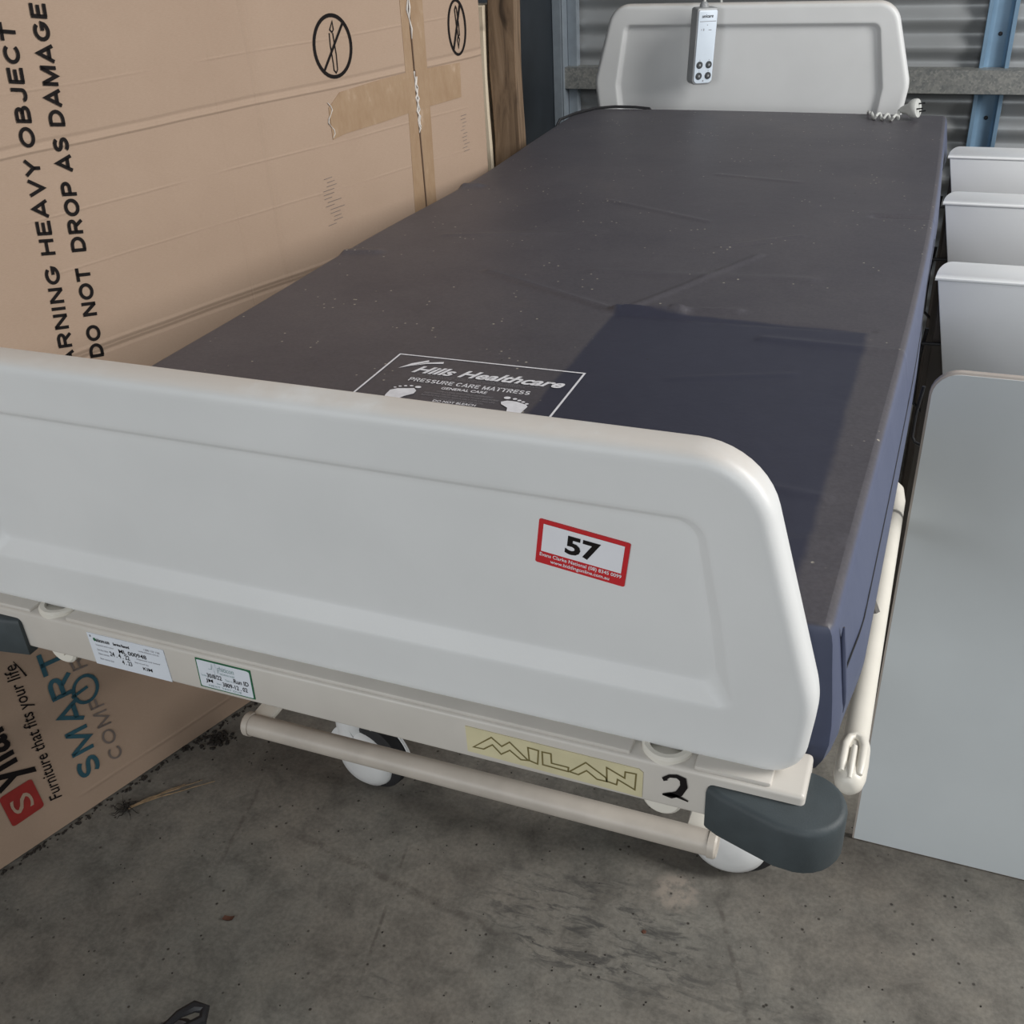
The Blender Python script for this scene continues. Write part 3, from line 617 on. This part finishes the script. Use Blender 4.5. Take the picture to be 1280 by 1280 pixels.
for o_, dz in prof:
    ring = []
    for (i, j) in per:
        p = top[j][i]; nx = (1 if i == NX else -1 if i == 0 else 0); ny = (1 if j == NY else -1 if j == 0 else 0)
        ox = oy = 0.0
        if nx: ox = nx * (min(o_, 0.0105) + max(0, o_ - 0.0105) * (side_lr(p[1]) if nx > 0 else 0.6)) if o_ > 0 else nx * o_
        if ny: oy = ny * o_ * 0.55
        if nx and ny: ox *= 0.75; oy *= 0.75
        dc = math.hypot(p[0] - 0.43, p[1] - Y0)
        dzz = dz * (1 + 0.10 * math.exp(-(dc / 0.07) ** 2))
        ring.append((p[0] + ox, p[1] + oy, p[2] + dzz))
    rings.append(ring)
tr = [top[j][i] for i, j in per]
mb.loft([tr] + rings, False, False)
cover = mb.build('cover', 'cover', mat, smooth=True, fix=True)
# side seam, corner pleat
mb = MB(); q = []
for k in range(48):
    y = 0.162 + 1.2 * k / 47; q.append((xr(y) + 0.0105 + (0.0205 - 0.0105) * side_lr(y) + 0.0002, y, mz(xr(y), y) - 0.058))
mb.tube(q, 0.0007, 6); mb.build('seam', 'black', mat, smooth=True)
q = []
for t_ in range(8):
    dz = -0.012 - 0.085 * t_ / 7; y = Y0 + 0.016
    o_ = 0.0105 + (0.0045 + 0.0105 * min(1, max(0, (-dz - 0.02) / 0.06))) * side_lr(y); q.append((xr(y) + o_ - 0.0006, y + 0.002 * math.sin(t_), mz(xr(y), y) + dz))
MB().tube(q, [0.0008, 0.002, 0.0024, 0.0024, 0.0024, 0.0022, 0.0018, 0.0008], 8).build('corner_pleat', 'cover', mat, smooth=True)
# printed panel
class MatPlane(Plane):
    def p(s, u, v, h=0.0): return (u, v, mz(u, v) + 0.0006 + h)
MP = MatPlane((0, 0, 0), (1, 0, 0), (0, 1, 0))
strokes(MP, [[(-0.1372, 0.537), (0.1025, 0.537), (0.1025, 0.23), (-0.1372, 0.23), (-0.1372, 0.537)]], 0.0026, 0).build('print_border', 'whiteprint', mat)
for it in [('Hills Healthcare', -0.0985, 0.4885, (0.1885, 0.0005), (0.003, 0.020), 0.030, 0.22)]: text(MP, [it], 0.0002).build('lettering', 'whiteprint', mat)
caps(MP, 'PRESSURE CARE MATTRESS', -0.0915, 0.4655, (0.152, -0.0005), (0, 0.0095), 0.0002, 0.17).build('lettering', 'whiteprint', mat)
for it in [("GENERAL CARE", -0.043, 0.4525, (0.056, 0.001), (0, 0.0062), 0.02), ('DO NOT BLEACH', -0.038, 0.4200, (0.052, 0), (0, 0.005), 0.02), ('CANNOT BE TUMBLE DRIED', -0.056, 0.4075, (0.083, 0), (0, 0.0052), 0.02)]: text(MP, [it], 0.0002).build('lettering', 'whiteprint', mat)
for it in [('SUPPORT SERVICES AND HEALTHCARE EQUIPMENT SUPPLIES', -0.088, 0.4835, (0.155, 0), (0, 0.0024)), ('HOSPITAL AND AGED CARE PRODUCTS', -0.07, 0.4795, (0.12, 0), (0, 0.0024)), ('WIPE CLEAN WITH MILD DETERGENT', -0.045, 0.4445, (0.07, 0), (0, 0.0034)), ('AND WARM WATER AND ALLOW TO DRY BEFORE USE', -0.058, 0.4385, (0.092, 0), (0, 0.0034)), ('ROTATE MATTRESS REGULARLY FOR LONG LIFE', -0.058, 0.4325, (0.09, 0), (0, 0.0034)), ('DO NOT DRY CLEAN OR IRON', -0.04, 0.4265, (0.06, 0), (0, 0.0034)), ('MACHINE WASH COVER WARM', -0.045, 0.4140, (0.066, 0), (0, 0.0034))]: text(MP, [it], 0.0002).build('lettering', 'greyprint', mat)
polys(MP, [[(-0.1196, 0.4957), (-0.1071, 0.5064), (-0.0905, 0.5227), (-0.0928, 0.5266), (-0.1094, 0.5132)], [(-0.1076, 0.5053), (-0.0916, 0.5155), (-0.0709, 0.521), (-0.0728, 0.5264), (-0.0914, 0.5195)]], 0.0002).build('logo_swoosh', 'whiteprint', mat)
FLt = [(-0.0905, 0.36), (-0.0935, 0.405), (-0.0984, 0.4228), (-0.0991, 0.4359), (-0.0923, 0.4422), (-0.0815, 0.4448), (-0.0738, 0.4473), (-0.0682, 0.4413), (-0.0679, 0.4334), (-0.0755, 0.4248), (-0.0790, 0.4171), (-0.0786, 0.4096), (-0.074, 0.38), (-0.074, 0.355), (-0.082, 0.345)]
FRt = [(0.05, 0.355), (0.050, 0.38), (0.052, 0.4068), (0.0523, 0.4184), (0.0500, 0.4264), (0.0398, 0.4334), (0.0374, 0.439), (0.0431, 0.4436), (0.0542, 0.4437), (0.0672, 0.439), (0.0707, 0.4346), (0.0693, 0.4191), (0.0667, 0.4052), (0.066, 0.375), (0.064, 0.355), (0.057, 0.345)]
polys(MP, [FLt] + [ell(u, v, r, r * 0.75) for (u, v), r in zip([(-0.0969, 0.4441), (-0.0923, 0.4481), (-0.0865, 0.4506), (-0.0797, 0.4525), (-0.0707, 0.4513)], (0.0019, 0.0021, 0.0022, 0.0024, 0.0038))], 0.0002).build('footprint', 'whiteprint', mat)
polys(MP, [FRt] + [ell(u, v, r, r * 0.8) for (u, v), r in zip([(0.0405, 0.4504), (0.05, 0.4497), (0.0562, 0.4472), (0.0617, 0.4446), (0.0673, 0.4411)], (0.004, 0.0026, 0.0024, 0.0022, 0.0021))], 0.0002).build('footprint', 'whiteprint', mat)

# ------------------------------------------------------------------ hand control hanging on the headboard
hc = thing('hand_control', 'white and grey wired bed hand control hanging on the headboard', 'remote', (-0.14, 2.22, 0.945))
tilt = Matrix.Translation((-0.150, 2.212, 1.030)) @ Matrix.Rotation(0.05, 4, 'Y') @ Matrix.Rotation(0.72, 4, 'Z')
def T(v): return [tuple(tilt @ Vector(q)) for q in v]
def slab(pts0, y0, y1, rnd):
    loops = []
    for off, y in ((rnd, y1), (rnd * 0.3, y1 - rnd * 0.3), (0, y1 - rnd), (0, y0 + rnd), (rnd * 0.3, y0 + rnd * 0.3), (rnd, y0)):
        loops.append(T([(a, y, b) for a, b in rpoly(pts0, off, 5)]))
    mb = MB(); mb.loft(loops); return mb
slab([(-0.028, -0.087, 0.012), (0.028, -0.087, 0.012), (0.0285, 0.085, 0.006), (-0.0285, 0.085, 0.006)], -0.018, 0.014, 0.004).build('body', 'handset', hc, smooth=True)
slab([(-0.0245, -0.083, 0.010), (0.0245, -0.083, 0.010), (0.025, 0.080, 0.004), (-0.025, 0.080, 0.004)], -0.0200, -0.016, 0.001).build('faceplate', 'faceplate', hc, smooth=True)
for bx_, bz in ((-0.0125, -0.041), (0.0125, -0.041), (-0.0125, -0.066), (0.0125, -0.066)):
    mb = MB(); p = tilt @ Vector((bx_, -0.0198, bz)); nn = tilt.to_3x3() @ Vector((0, -1, 0))
    mb.lathe([(0.0083, 0), (0.0083, 0.0015), (0.007, 0.0026), (0.0, 0.0028)], tuple(p), tuple(nn), 20); bt = mb.build('button', 'button', hc, smooth=True)
    mb = MB(); mb.lathe([(0.0035, 0.0026), (0.003, 0.0034), (0.0, 0.0034)], tuple(p), tuple(nn), 4); mb.build('button_mark', 'handset', bt)
HP = Plane(tuple(tilt @ Vector((0, -0.0201, 0))), tuple(tilt.to_3x3() @ Vector((1, 0, 0))), tuple(tilt.to_3x3() @ Vector((0, 0, 1))))
for it in [('unicare', -0.016, 0.064, (0.030, 0), (0, 0.007), 0.02, 0.1)]: text(HP, [it], 0.0003).build('lettering', 'ink', hc)
strokes(HP, [[(-0.021, 0.056), (0.0225, 0.056)]], 0.0012, 0.0003).build('divider_line', 'greyprint', hc)
polys(HP, [ell(0.0, 0.048, 0.0012, 0.0012, 8), ell(-0.009, 0.038, 0.0012, 0.003, 8), ell(-0.015, 0.038, 0.0008, 0.002, 8), ell(0.008, 0.037, 0.005, 0.0008, 8), ell(-0.0125, -0.030, 0.0012, 0.0018, 3), ell(0.0125, -0.030, 0.0012, 0.0018, 3), ell(-0.0125, -0.0545, 0.0012, 0.0018, 3), ell(0.0125, -0.0545, 0.0012, 0.0018, 3), ell(0.0, -0.0775, 0.002, 0.002, 6)], 0.0003).build('printed_symbols', 'greyprint', hc)['kind'] = 'stuff'
pt = tilt @ Vector((-0.002, 0, 0.085))
MB().lathe([(0.0105, -0.002), (0.0105, 0.005), (0.0085, 0.009), (0.0055, 0.012), (0.0, 0.012)], tuple(pt), (0, 0, 1), 18).build('strain_relief', 'handset', hc, smooth=True)
MB().tube([tuple(pt + Vector((0, 0, 0.008))), (pt.x, 2.224, 1.145), (pt.x + 0.003, 2.238, 1.165), (pt.x + 0.01, 2.262, 1.170), (pt.x + 0.02, 2.295, 1.15), (pt.x + 0.03, 2.305, 1.0), (pt.x + 0.05, 2.31, 0.8)], 0.0035, 10).build('cable', 'cord', hc, smooth=True)

# ------------------------------------------------------------------ power plug and cords on the mattress
pp = thing('power_plug', 'off-white mains plug with curled cord on the mattress head end', 'plug', (0.36, 2.06, 0.9))
z0 = 0.8995
ax = Vector((0.93, -0.30, 0.18)).normalized(); pc = Vector((0.362, 2.060, 0.921))
MB().lathe([(0.005, -0.030), (0.008, -0.024), (0.012, -0.012), (0.019, -0.004), (0.0205, 0.002), (0.0205, 0.008), (0.0195, 0.0105), (0.0, 0.0108)], tuple(pc), tuple(ax), 24).build('body', 'cord', pp, smooth=True)
sd = ax.orthogonal().normalized(); s2 = ax.cross(sd)
for a in (0.3, 2.4, 4.5):
    q = pc + (sd * math.cos(a) + s2 * math.sin(a)) * 0.0095 + ax * 0.0105
    MB().tube([tuple(q), tuple(q + ax * 0.014)], [0.0019, 0.0016], 6).build('pin', 'black', pp)
cc = []
for k in range(26):
    t = k / 25; x = 0.272 + 0.062 * t; cc.append((x, 2.058 - 0.025 * t + 0.010 * math.sin(t * 21), z0 + 0.006 + 0.006 * math.cos(t * 21)))
path = [(0.262, 2.16, 0.86), (0.262, 2.135, 0.895), (0.265, 2.10, 0.906)] + cc + [tuple(pc - ax * 0.032), tuple(pc - ax * 0.026)]
MB().tube(path, 0.0032, 8).build('cord', 'cord', pp, smooth=True)
bc = MB(); bc.tube([(-0.445, 1.93, 0.86), (-0.432, 1.965, 0.8985), (-0.415, 2.03, 0.9015), (-0.385, 2.095, 0.9020), (-0.34, 2.118, 0.9025), (-0.29, 2.122, 0.9015), (-0.255, 2.126, 0.898), (-0.23, 2.145, 0.86), (-0.22, 2.17, 0.80)], 0.0034, 8)
tag(bc.build('black_cable', 'black', smooth=True), 'thin black cable lying over the far left mattress corner', 'cable')

# ------------------------------------------------------------------ big carton on the left
D1 = Vector((0.31105, 0.95039, 0)); NB = Vector((0.95039, -0.31105, 0)); P0 = Vector((-0.8559, 0.2495, 0))
carton = thing('cardboard_box', 'huge brown cardboard carton with heavy object warning, left of the bed', 'box', (0, 0, 0))
carton.location = P0; carton.rotation_euler = (0, 0, math.atan2(D1.y, D1.x))
def local(mb, name, matn, **kw):    # geometry given in the carton's own frame: x along the face, -y outwards, z up
    o = mb.build(name, matn, None, **kw); o.parent = carton; return o
TE = 1.352; SM = 1.155   # right end and seam
local(MB().box(-0.62, TE - 0.001, 0.006, 0.30, 0.0, 1.62), 'body', 'card', bevel=0.006)
def flap(x0, x1, name='flap'):
    n = max(2, int((x1 - x0) / 0.02)); m = 70; front = []
    for j in range(m + 1):
        z = 0.003 + 1.612 * j / m; row = []
        for i in range(n + 1):
            x = x0 + (x1 - x0) * i / n
            dent = 0.0007 * math.sin(3.1 * x + 1.3) * math.sin(5.5 * z + x * 2)
            if x > TE - 0.05: dent += 0.02 * ((x - TE + 0.05) / 0.05) ** 2 * 0.3
            row.append((x, dent * min(1, z / 0.1), z))
        front.append(row)
    mb = MB(); mb.grid(front); mb.grid([[(a[0], 0.0075, a[2]) for a in r] for r in front])
    edge = lambda pts: mb.grid([pts, [(a[0], 0.0075, a[2]) for a in pts]])
    edge([r[0] for r in front]); edge([r[-1] for r in front]); edge(front[0]); edge(front[-1])
    return local(mb, name, 'card', smooth=True)
flap(-0.62, SM - 0.002); flap(SM + 0.002, TE)
CP = Plane((0, 0, 0), (1, 0, 0), (0, 0, 1)); H = 0.0013
def sk(u0, v0, u1, v1):      # direction helper
    return (u1 - u0, v1 - v0)
# text runs up the carton, tops of the letters to the left
local(caps(CP, 'DO NOT  DROP AS DAMAGE', 0.418, 0.788, (0.048, 0.495), (-0.0220, 0.004), H, 0.225), 'lettering', 'ink')
local(caps(CP, 'WARNING HEAVY OBJECT', 0.366, 0.752, (0.050, 0.512), (-0.0210, 0.004), H, 0.225), 'lettering', 'ink')
local(caps(CP, 'SMART', 0.212, 0.066, (0.000, 0.282), (-0.040, 0.004), H, 0.20), 'lettering', 'teal')
local(caps(CP, 'COMF', 0.257, 0.066, (-0.006, 0.150), (-0.025, 0.004), H, 0.15), 'lettering', 'tealfade')
local(caps(CP, 'RT', 0.246, 0.280, (-0.006, 0.07), (-0.026, 0.004), H, 0.15), 'lettering', 'tealfade')
ring = [(0.2294 + 0.0215 * math.cos(a), 0.2430 + 0.0265 * math.sin(a)) for a in [2 * math.pi * i / 28 for i in range(29)]]
ring[-1] = ring[0]
local(strokes(CP, [ring, [(0.203, 0.2415), (0.234, 0.2455)]], 0.0062, H + 0.0002), 'power_symbol', 'teal')
local(text(CP, [('Furniture that fits your life', 0.141, 0.066, (0.004, 0.292), (-0.028, 0.004), 0.005, 0.1), ], H), 'lettering', 'ink')
local(strokes(CP, [[(0.147, 0.3271), (0.142, 0.346), (0.1358, 0.3647)]], [0.003, 0.0022, 0.001], H), 'underline', 'ink')
local(polys(CP, [rpoly([(0.044, 0.068, 0.006), (0.102, 0.070, 0.006), (0.098, 0.138, 0.006), (0.040, 0.138, 0.006)], 0, 4)], H), 'logo_square', 'inkred')
local(text(CP, [('S', 0.090, 0.086, (-0.003, 0.034), (-0.036, 0.0), 0.0)], H + 0.0004), 'logo_letter', 'card')
local(text(CP, [('yllar', 0.110, 0.143, (-0.004, 0.140), (-0.085, 0.002), 0.02)], H), 'lettering', 'ink')
local(text(CP, [('s', 0.090, 0.300, (-0.001, 0.030), (-0.046, 0.001), 0.02)], H), 'lettering', 'ink')
def circle_sign(cu, cv, ru, rv, w, rest, name, slash):
    rg = [(cu + ru * math.cos(a), cv + rv * math.sin(a)) for a in [2 * math.pi * i / 40 for i in range(41)]]; rg[-1] = rg[0]
    mb = strokes(CP, [rg], w, H)
    m2 = strokes(CP, rest, 0.0022, H + 0.0002); m3 = strokes(CP, [slash], 0.0045, H + 0.0003)
    mb.add(m2.v, m2.f); mb.add(m3.v, m3.f)
    local(mb, name, 'ink')
circle_sign(0.9645, 1.1665, 0.0415, 0.0485, 0.0062, [[(0.9694, 1.2051), (0.9702, 1.1921), (0.9663, 1.1883), (0.9619, 1.1931), (0.9694, 1.2051)], [(0.96, 1.188), (0.959, 1.1687), (0.9606, 1.1401), (0.9605, 1.129), (0.9647, 1.124), (0.9685, 1.129), (0.9698, 1.152), (0.9684, 1.174), (0.9677, 1.1871)]], 'no_blade_sign', [(0.9933, 1.2015), (0.9375, 1.1293)])
circle_sign(1.2800, 1.1600, 0.0235, 0.0475, 0.0048, [[(1.2795, 1.1969), (1.2765, 1.1914), (1.2785, 1.165), (1.2814, 1.1454), (1.2854, 1.1461), (1.2851, 1.1642), (1.2818, 1.1932), (1.2795, 1.1969)], [(1.2813, 1.1449), (1.2786, 1.1384), (1.2805, 1.1236), (1.2846, 1.1389), (1.2821, 1.1448)]], 'no_blade_sign', [(1.2917, 1.1990), (1.2666, 1.1230)])
# packing tape
def strip(poly, h, name, matn='tape'):
    mb = MB(); mb.loft([[CP.p(u, v, h - 0.004) for u, v in poly], [CP.p(u, v, h) for u, v in poly]]); return local(mb, name, matn)
strip([(1.118, 0.72), (SM - 0.0025, 0.72), (SM - 0.0025, 1.60), (1.140, 1.60), (1.132, 1.1)], 0.0012, 'packing_tape')
strip([(SM + 0.0025, 0.72), (1.180, 0.72), (1.188, 1.0), (1.198, 1.60), (SM + 0.0025, 1.60)], 0.0012, 'packing_tape')
strip([(0.9368, 1.0708), (0.9376, 1.0176), (0.9687, 1.0224), (1.0579, 1.0256), (1.152, 1.0310), (1.152, 1.1009), (1.0521, 1.0976), (0.9664, 1.0922)], 0.0018, 'packing_tape')
strip([(1.158, 1.0315), (1.1834, 1.0326), (1.2778, 1.0351), (1.2808, 1.0976), (1.158, 1.1009)], 0.0018, 'packing_tape')
for du, z0_, z1_ in ((-0.001, 0.99, 1.10), (0.002, 1.0, 1.09), (0.0, 1.155, 1.40), (-0.004, 1.19, 1.40)):
    pts = [(SM + du + 0.0022 * math.sin(k * 2.3 + du * 900), -0.0022 - 0.001 * math.sin(k * 3.1), z0_ + (z1_ - z0_) * k / 14) for k in range(15)]
    local(MB().tube(pts, [0.0006 + 0.0016 * abs(math.sin(k * 1.7)) for k in range(15)], 6), 'crinkled_plastic', 'clear', smooth=True)
pts = [(0.938 + 0.006 * math.sin(k * 1.1), -0.0022, 1.02 + 0.06 * k / 9) for k in range(10)]
local(MB().tube(pts, [0.0004 + 0.0007 * abs(math.sin(k * 2.1)) for k in range(10)], 6), 'crinkled_plastic', 'clear', smooth=True)
# faint smeared ink barcodes
bars = []
for cu, cv, n_, w_ in ((0.926, 0.955, 13, 0.055), (1.284, 1.00, 11, 0.028)):
    for k in range(n_):
        z = cv - k * 0.0068; a = cu - w_ / 2 + random.uniform(0, w_ * 0.35); b_ = a + w_ * random.uniform(0.3, 0.65); bars.append([(a, z), (b_, z + 0.001)])
local(strokes(CP, bars, 0.0011, H), 'smudged_print', 'tealfade')['kind'] = 'stuff'

# ------------------------------------------------------------------ timber behind the carton
def plank(name, matn, x0, x1, y0, y1, h, lab, edge=None):
    mb = MB(); n = 16; loops = []
    for k in range(n + 1):
        z = h * k / n; w1 = 0.0022 * math.sin(k * 1.7 + x0 * 50); w2 = 0.0022 * math.sin(k * 1.1 + 2)
        loops.append([(x0 + w1, y0, z), (x1 + w2, y0 + 0.002 * math.sin(k), z), (x1 + w2, y1, z), (x0 + w1, y1, z)])
    cx, cy = x0, y0; ca, sa = math.cos(math.radians(10)), math.sin(math.radians(10))
    loops = [[(cx + (x - cx) * ca - (y - cy) * sa, cy + (x - cx) * sa + (y - cy) * ca, z) for x, y, z in l] for l in loops]
    mb.loft(loops); o = mb.build(name, matn, None, bevel=0.0015, seg=1); tag(o, lab, 'plank'); return o
plank('timber_board', 'pine', -0.540, -0.5115, 1.715, 1.78, 1.172, 'narrow pale pine board standing right behind the carton edge')
plank('timber_board', 'wood', -0.5085, -0.4495, 1.735, 1.80, 1.195, 'weathered brown timber post standing beside the pale pine board')

# ------------------------------------------------------------------ white panel and cabinets on the right
pan = thing('laminate_panel', 'tall pale grey laminate panel with beige edging, nearest on the right', 'panel', (0.85, 0.79, 0))
out = [(0.474, 0.0, 0.002), (1.25, 0.0, 0.002), (1.25, 0.8435, 0.03), (0.478, 0.8415, 0.034)]
mb = MB(); mb.loft([[(a, y, b) for a, b in rpoly(out, 0.0028, 6)] for y in (0.786, 0.797)]); mb.build('face', 'laminate', pan)
mb = MB(); L0 = rpoly(out, 0.003, 6); L1 = rpoly(out, 0.0, 6)
mb.loft([[(a, 0.7868, b) for a, b in L0], [(a, 0.788, b) for a, b in L1], [(a, 0.7962, b) for a, b in L1], [(a, 0.7968, b) for a, b in L0]], False, False)
mb.build('edge_band', 'edgeband', pan, smooth=True)
MB().tube([(0.4705, 0.83, 0.800), (0.4660, 0.83, 0.760), (0.4660, 0.83, 0.726), (0.4700, 0.83, 0.718), (0.4840, 0.824, 0.715), (0.4840, 0.812, 0.715)], 0.0022, 8).build('wire_hook', 'black', pan, smooth=True)
def cabinet(y0, dy, lab, xoff):
    t = thing('bedside_cabinet', lab, 'cabinet', (0.85, y0 + dy, 0), 'white cabinets in a row beside the bed')
    zt = 0.842; xa = 0.463 + xoff
    dz = 0.005
    # tapered white front
    fr = [(xa + 0.056, 0.02), (1.25, 0.02), (1.25, zt - dz), (xa + 0.004, zt - dz), (xa + 0.036, zt - 0.17), (xa + 0.054, zt - 0.34)]
    mb = MB(); mb.loft([[(a, y, b) for a, b in fr] for y in (y0 + 0.0008, y0 + 0.016)]); mb.build('front_panel', 'cabwhite', t, bevel=0.0015)
    # top with rounded back corner and edge
    pl_ = [(xa + 0.0, y0)]
    for k in range(9):
        a = math.pi / 2 * k / 8; pl_.append((xa + 0.022 * (1 - math.cos(a)), y0 + dy * math.sin(a)))
    pl_ += [(1.25, y0 + dy), (1.25, y0)]
    mb = MB(); mb.loft([[(a, b, zt - dz) for a, b in pl_], [(a, b, zt) for a, b in pl_]]); mb.build('top', 'cabwhite', t, bevel=0.0015)
    MB().box(xa + 0.058, 1.24, y0 + 0.016, y0 + dy - 0.004, 0.02, zt - dz).build('body', 'cabside', t, bevel=0.002)
    MB().box(xa + 0.010, xa + 0.058, y0 + 0.016, y0 + 0.055, 0.02, zt - dz - 0.001).build('side_panel', 'cabside', t, bevel=0.002)  # dark strip, partly the brown side and partly the shadowed gap
    zz = zt - 0.11
    MB().tube([(xa + 0.036, y0 - 0.05 + 0.06, zz), (xa - 0.004, y0 - 0.05 + 0.06, zz - 0.002), (xa - 0.004, y0 + 0.01, zz - 0.012)], 0.003, 8).build('side_hook', 'black', t, smooth=True)
    MB().tube([(xa + 0.0, y0 + 0.02, zz + 0.02), (xa - 0.005, y0 + 0.02, zz - 0.03), (xa - 0.004, y0 + 0.02, zz - 0.11), (xa + 0.012, y0 + 0.02, zz - 0.125), (xa + 0.036, y0 + 0.02, zz - 0.125)], 0.003, 8).build('wire_bracket', 'black', t, smooth=True)
    return t
cabinet(1.150, 0.085, 'white rounded-top cabinet directly behind the nearest laminate panel', 0.0)
cabinet(1.590, 0.085, 'white rounded-top cabinet, the middle one of three in the row', -0.008)
cabinet(1.970, 0.10, 'white rounded-top cabinet farthest back, below the blue wall stud', -0.014)

# ------------------------------------------------------------------ small things on the floor
wd = MB()
def jit(a): return random.uniform(-a, a)
base = Vector((-0.738, 0.436, 0.004))
for k in range(4):
    pts = []; e = Vector((-0.637 + jit(0.02), 0.547 + jit(0.012), 0.004))
    for i in range(9):
        t = i / 8; p = base.lerp(e, t * (1 - 0.12 * k)); pts.append((p.x + jit(0.0015), p.y + jit(0.0015), 0.0035 + 0.003 * math.sin(3 * t)))
    wd.tube(pts, [0.0016 - 0.0010 * i / 8 for i in range(9)], 5)
weed = thing('dry_weed', 'dead dry weed stalk with roots lying beside the carton', 'weed', (-0.738, 0.436, 0))
wd.build('stalk', 'straw', weed)
rt_ = MB()
for k in range(22):
    a = random.uniform(0, 6.28); L = random.uniform(0.012, 0.035); pts = [tuple(base)]
    for i in range(1, 5):
        a += jit(0.5); pts.append((pts[-1][0] + math.cos(a) * L / 4, pts[-1][1] + math.sin(a) * L / 4, max(0.0015, 0.004 + jit(0.006))))
    rt_.tube(pts, [0.0013, 0.0011, 0.0009, 0.0007, 0.0004], 4)
rt_.build('roots', 'dirt', weed)
def lump(mb, x, y, r):
    n = 5; h = r * random.uniform(0.4, 0.8); ph = random.uniform(0, 6)
    base_ = [(x + r * random.uniform(0.6, 1.1) * math.cos(ph + 2 * math.pi * k / n), y + r * random.uniform(0.6, 1.1) * math.sin(ph + 2 * math.pi * k / n), 0.0) for k in range(n)]
    mid = [(x + (a - x) * 0.7, y + (b - y) * 0.7, h) for a, b, _ in base_]
    mb.loft([base_, mid])
dm = MB()
for k in range(260):
    t = random.uniform(-0.05, 0.85); off = 0.003 + abs(random.gauss(0, 0.006)); p = P0 + D1 * t + NB * off; lump(dm, p.x, p.y, random.uniform(0.0012, 0.0045))
for k in range(80):
    p = Vector((-0.690 + random.gauss(0, 0.014), 0.640 + random.gauss(0, 0.012), 0)); lump(dm, p.x, p.y, random.uniform(0.002, 0.006))
for k in range(24):
    p = Vector((-0.735 + random.gauss(0, 0.006), 0.600 + random.gauss(0, 0.005), 0)); lump(dm, p.x, p.y, random.uniform(0.002, 0.004))
for k in range(330):
    x = random.uniform(-0.75, 0.7); y = random.uniform(0.05, 0.95)
    if (Vector((x, y, 0)) - P0).dot(NB) > 0.02: lump(dm, x, y, random.uniform(0.0007, 0.0021))
o = dm.build('dirt_crumbs', 'dirt'); tag(o, 'dark dirt crumbs scattered along the carton and over the floor', 'dirt'); o['kind'] = 'stuff'
lf = MB(); lf.grid([[(-0.4276 + (a - 2) * 0.004, 0.2975 + (b - 1) * 0.004 + 0.001 * a, 0.0012 + 0.0012 * ((a - 2) ** 2 + (b - 1) ** 2) * 0.5) for a in range(5)] for b in range(3)])
lf.grid([[(-0.4276 + (a - 2) * 0.004, 0.2975 + (b - 1) * 0.004 + 0.001 * a, 0.0002 + 0.0012 * ((a - 2) ** 2 + (b - 1) ** 2) * 0.5) for a in range(5)] for b in range(3)])
tag(lf.build('leaf_scrap', 'leafbrown', smooth=True, fix=False), 'tiny curled dark leaf scrap on open concrete, lower left', 'leaf')
pb_ = MB(); lump(pb_, 0.1985, 0.4959, 0.005); tag(pb_.build('pebble', 'leafbrown'), 'small rust-brown pebble on the stained concrete below the bed', 'pebble')

# tip of a shoe at the bottom edge of the picture
sh = thing('shoe', 'tip of a grey shoe with a black lace at the bottom edge', 'shoe', (-0.33, 0.02, 0))
loops = []
for y, w, h in ((-0.20, 0.030, 0.085), (-0.18, 0.036, 0.092), (-0.10, 0.038, 0.086), (-0.04, 0.044, 0.072), (0.02, 0.046, 0.058), (0.055, 0.040, 0.046), (0.076, 0.028, 0.034), (0.086, 0.012, 0.022)):
    loops.append([(-0.372 + w * math.cos(a), y + 0.032, 0.016 + (h - 0.016) * max(0, math.sin(a)) if math.sin(a) > 0 else 0.016) for a in [2 * math.pi * k / 20 for k in range(20)]])
mb = MB(); mb.loft(loops); mb.build('upper', 'shoegrey', sh, smooth=True)
mb = MB(); so = []
for k in range(28):
    a = 2 * math.pi * k / 28; so.append((-0.372 + (0.047 + 0.004 * math.sin(a)) * math.cos(a), -0.020 + 0.146 * math.sin(a)))
mb.loft([[(x, y, 0) for x, y in so], [(x, y, 0.020) for x, y in so]]); mb.build('sole', 'black', sh, bevel=0.003)
mb = MB()
lp = [(-0.372, 0.070, 0.062), (-0.362, 0.105, 0.062), (-0.349, 0.124, 0.060), (-0.334, 0.126, 0.058), (-0.328, 0.112, 0.056), (-0.344, 0.092, 0.058), (-0.368, 0.072, 0.060)]
mb.tube(lp, [0.004, 0.006, 0.008, 0.008, 0.008, 0.006, 0.004], 8); mb.build('lace_loop', 'black', sh, smooth=True)
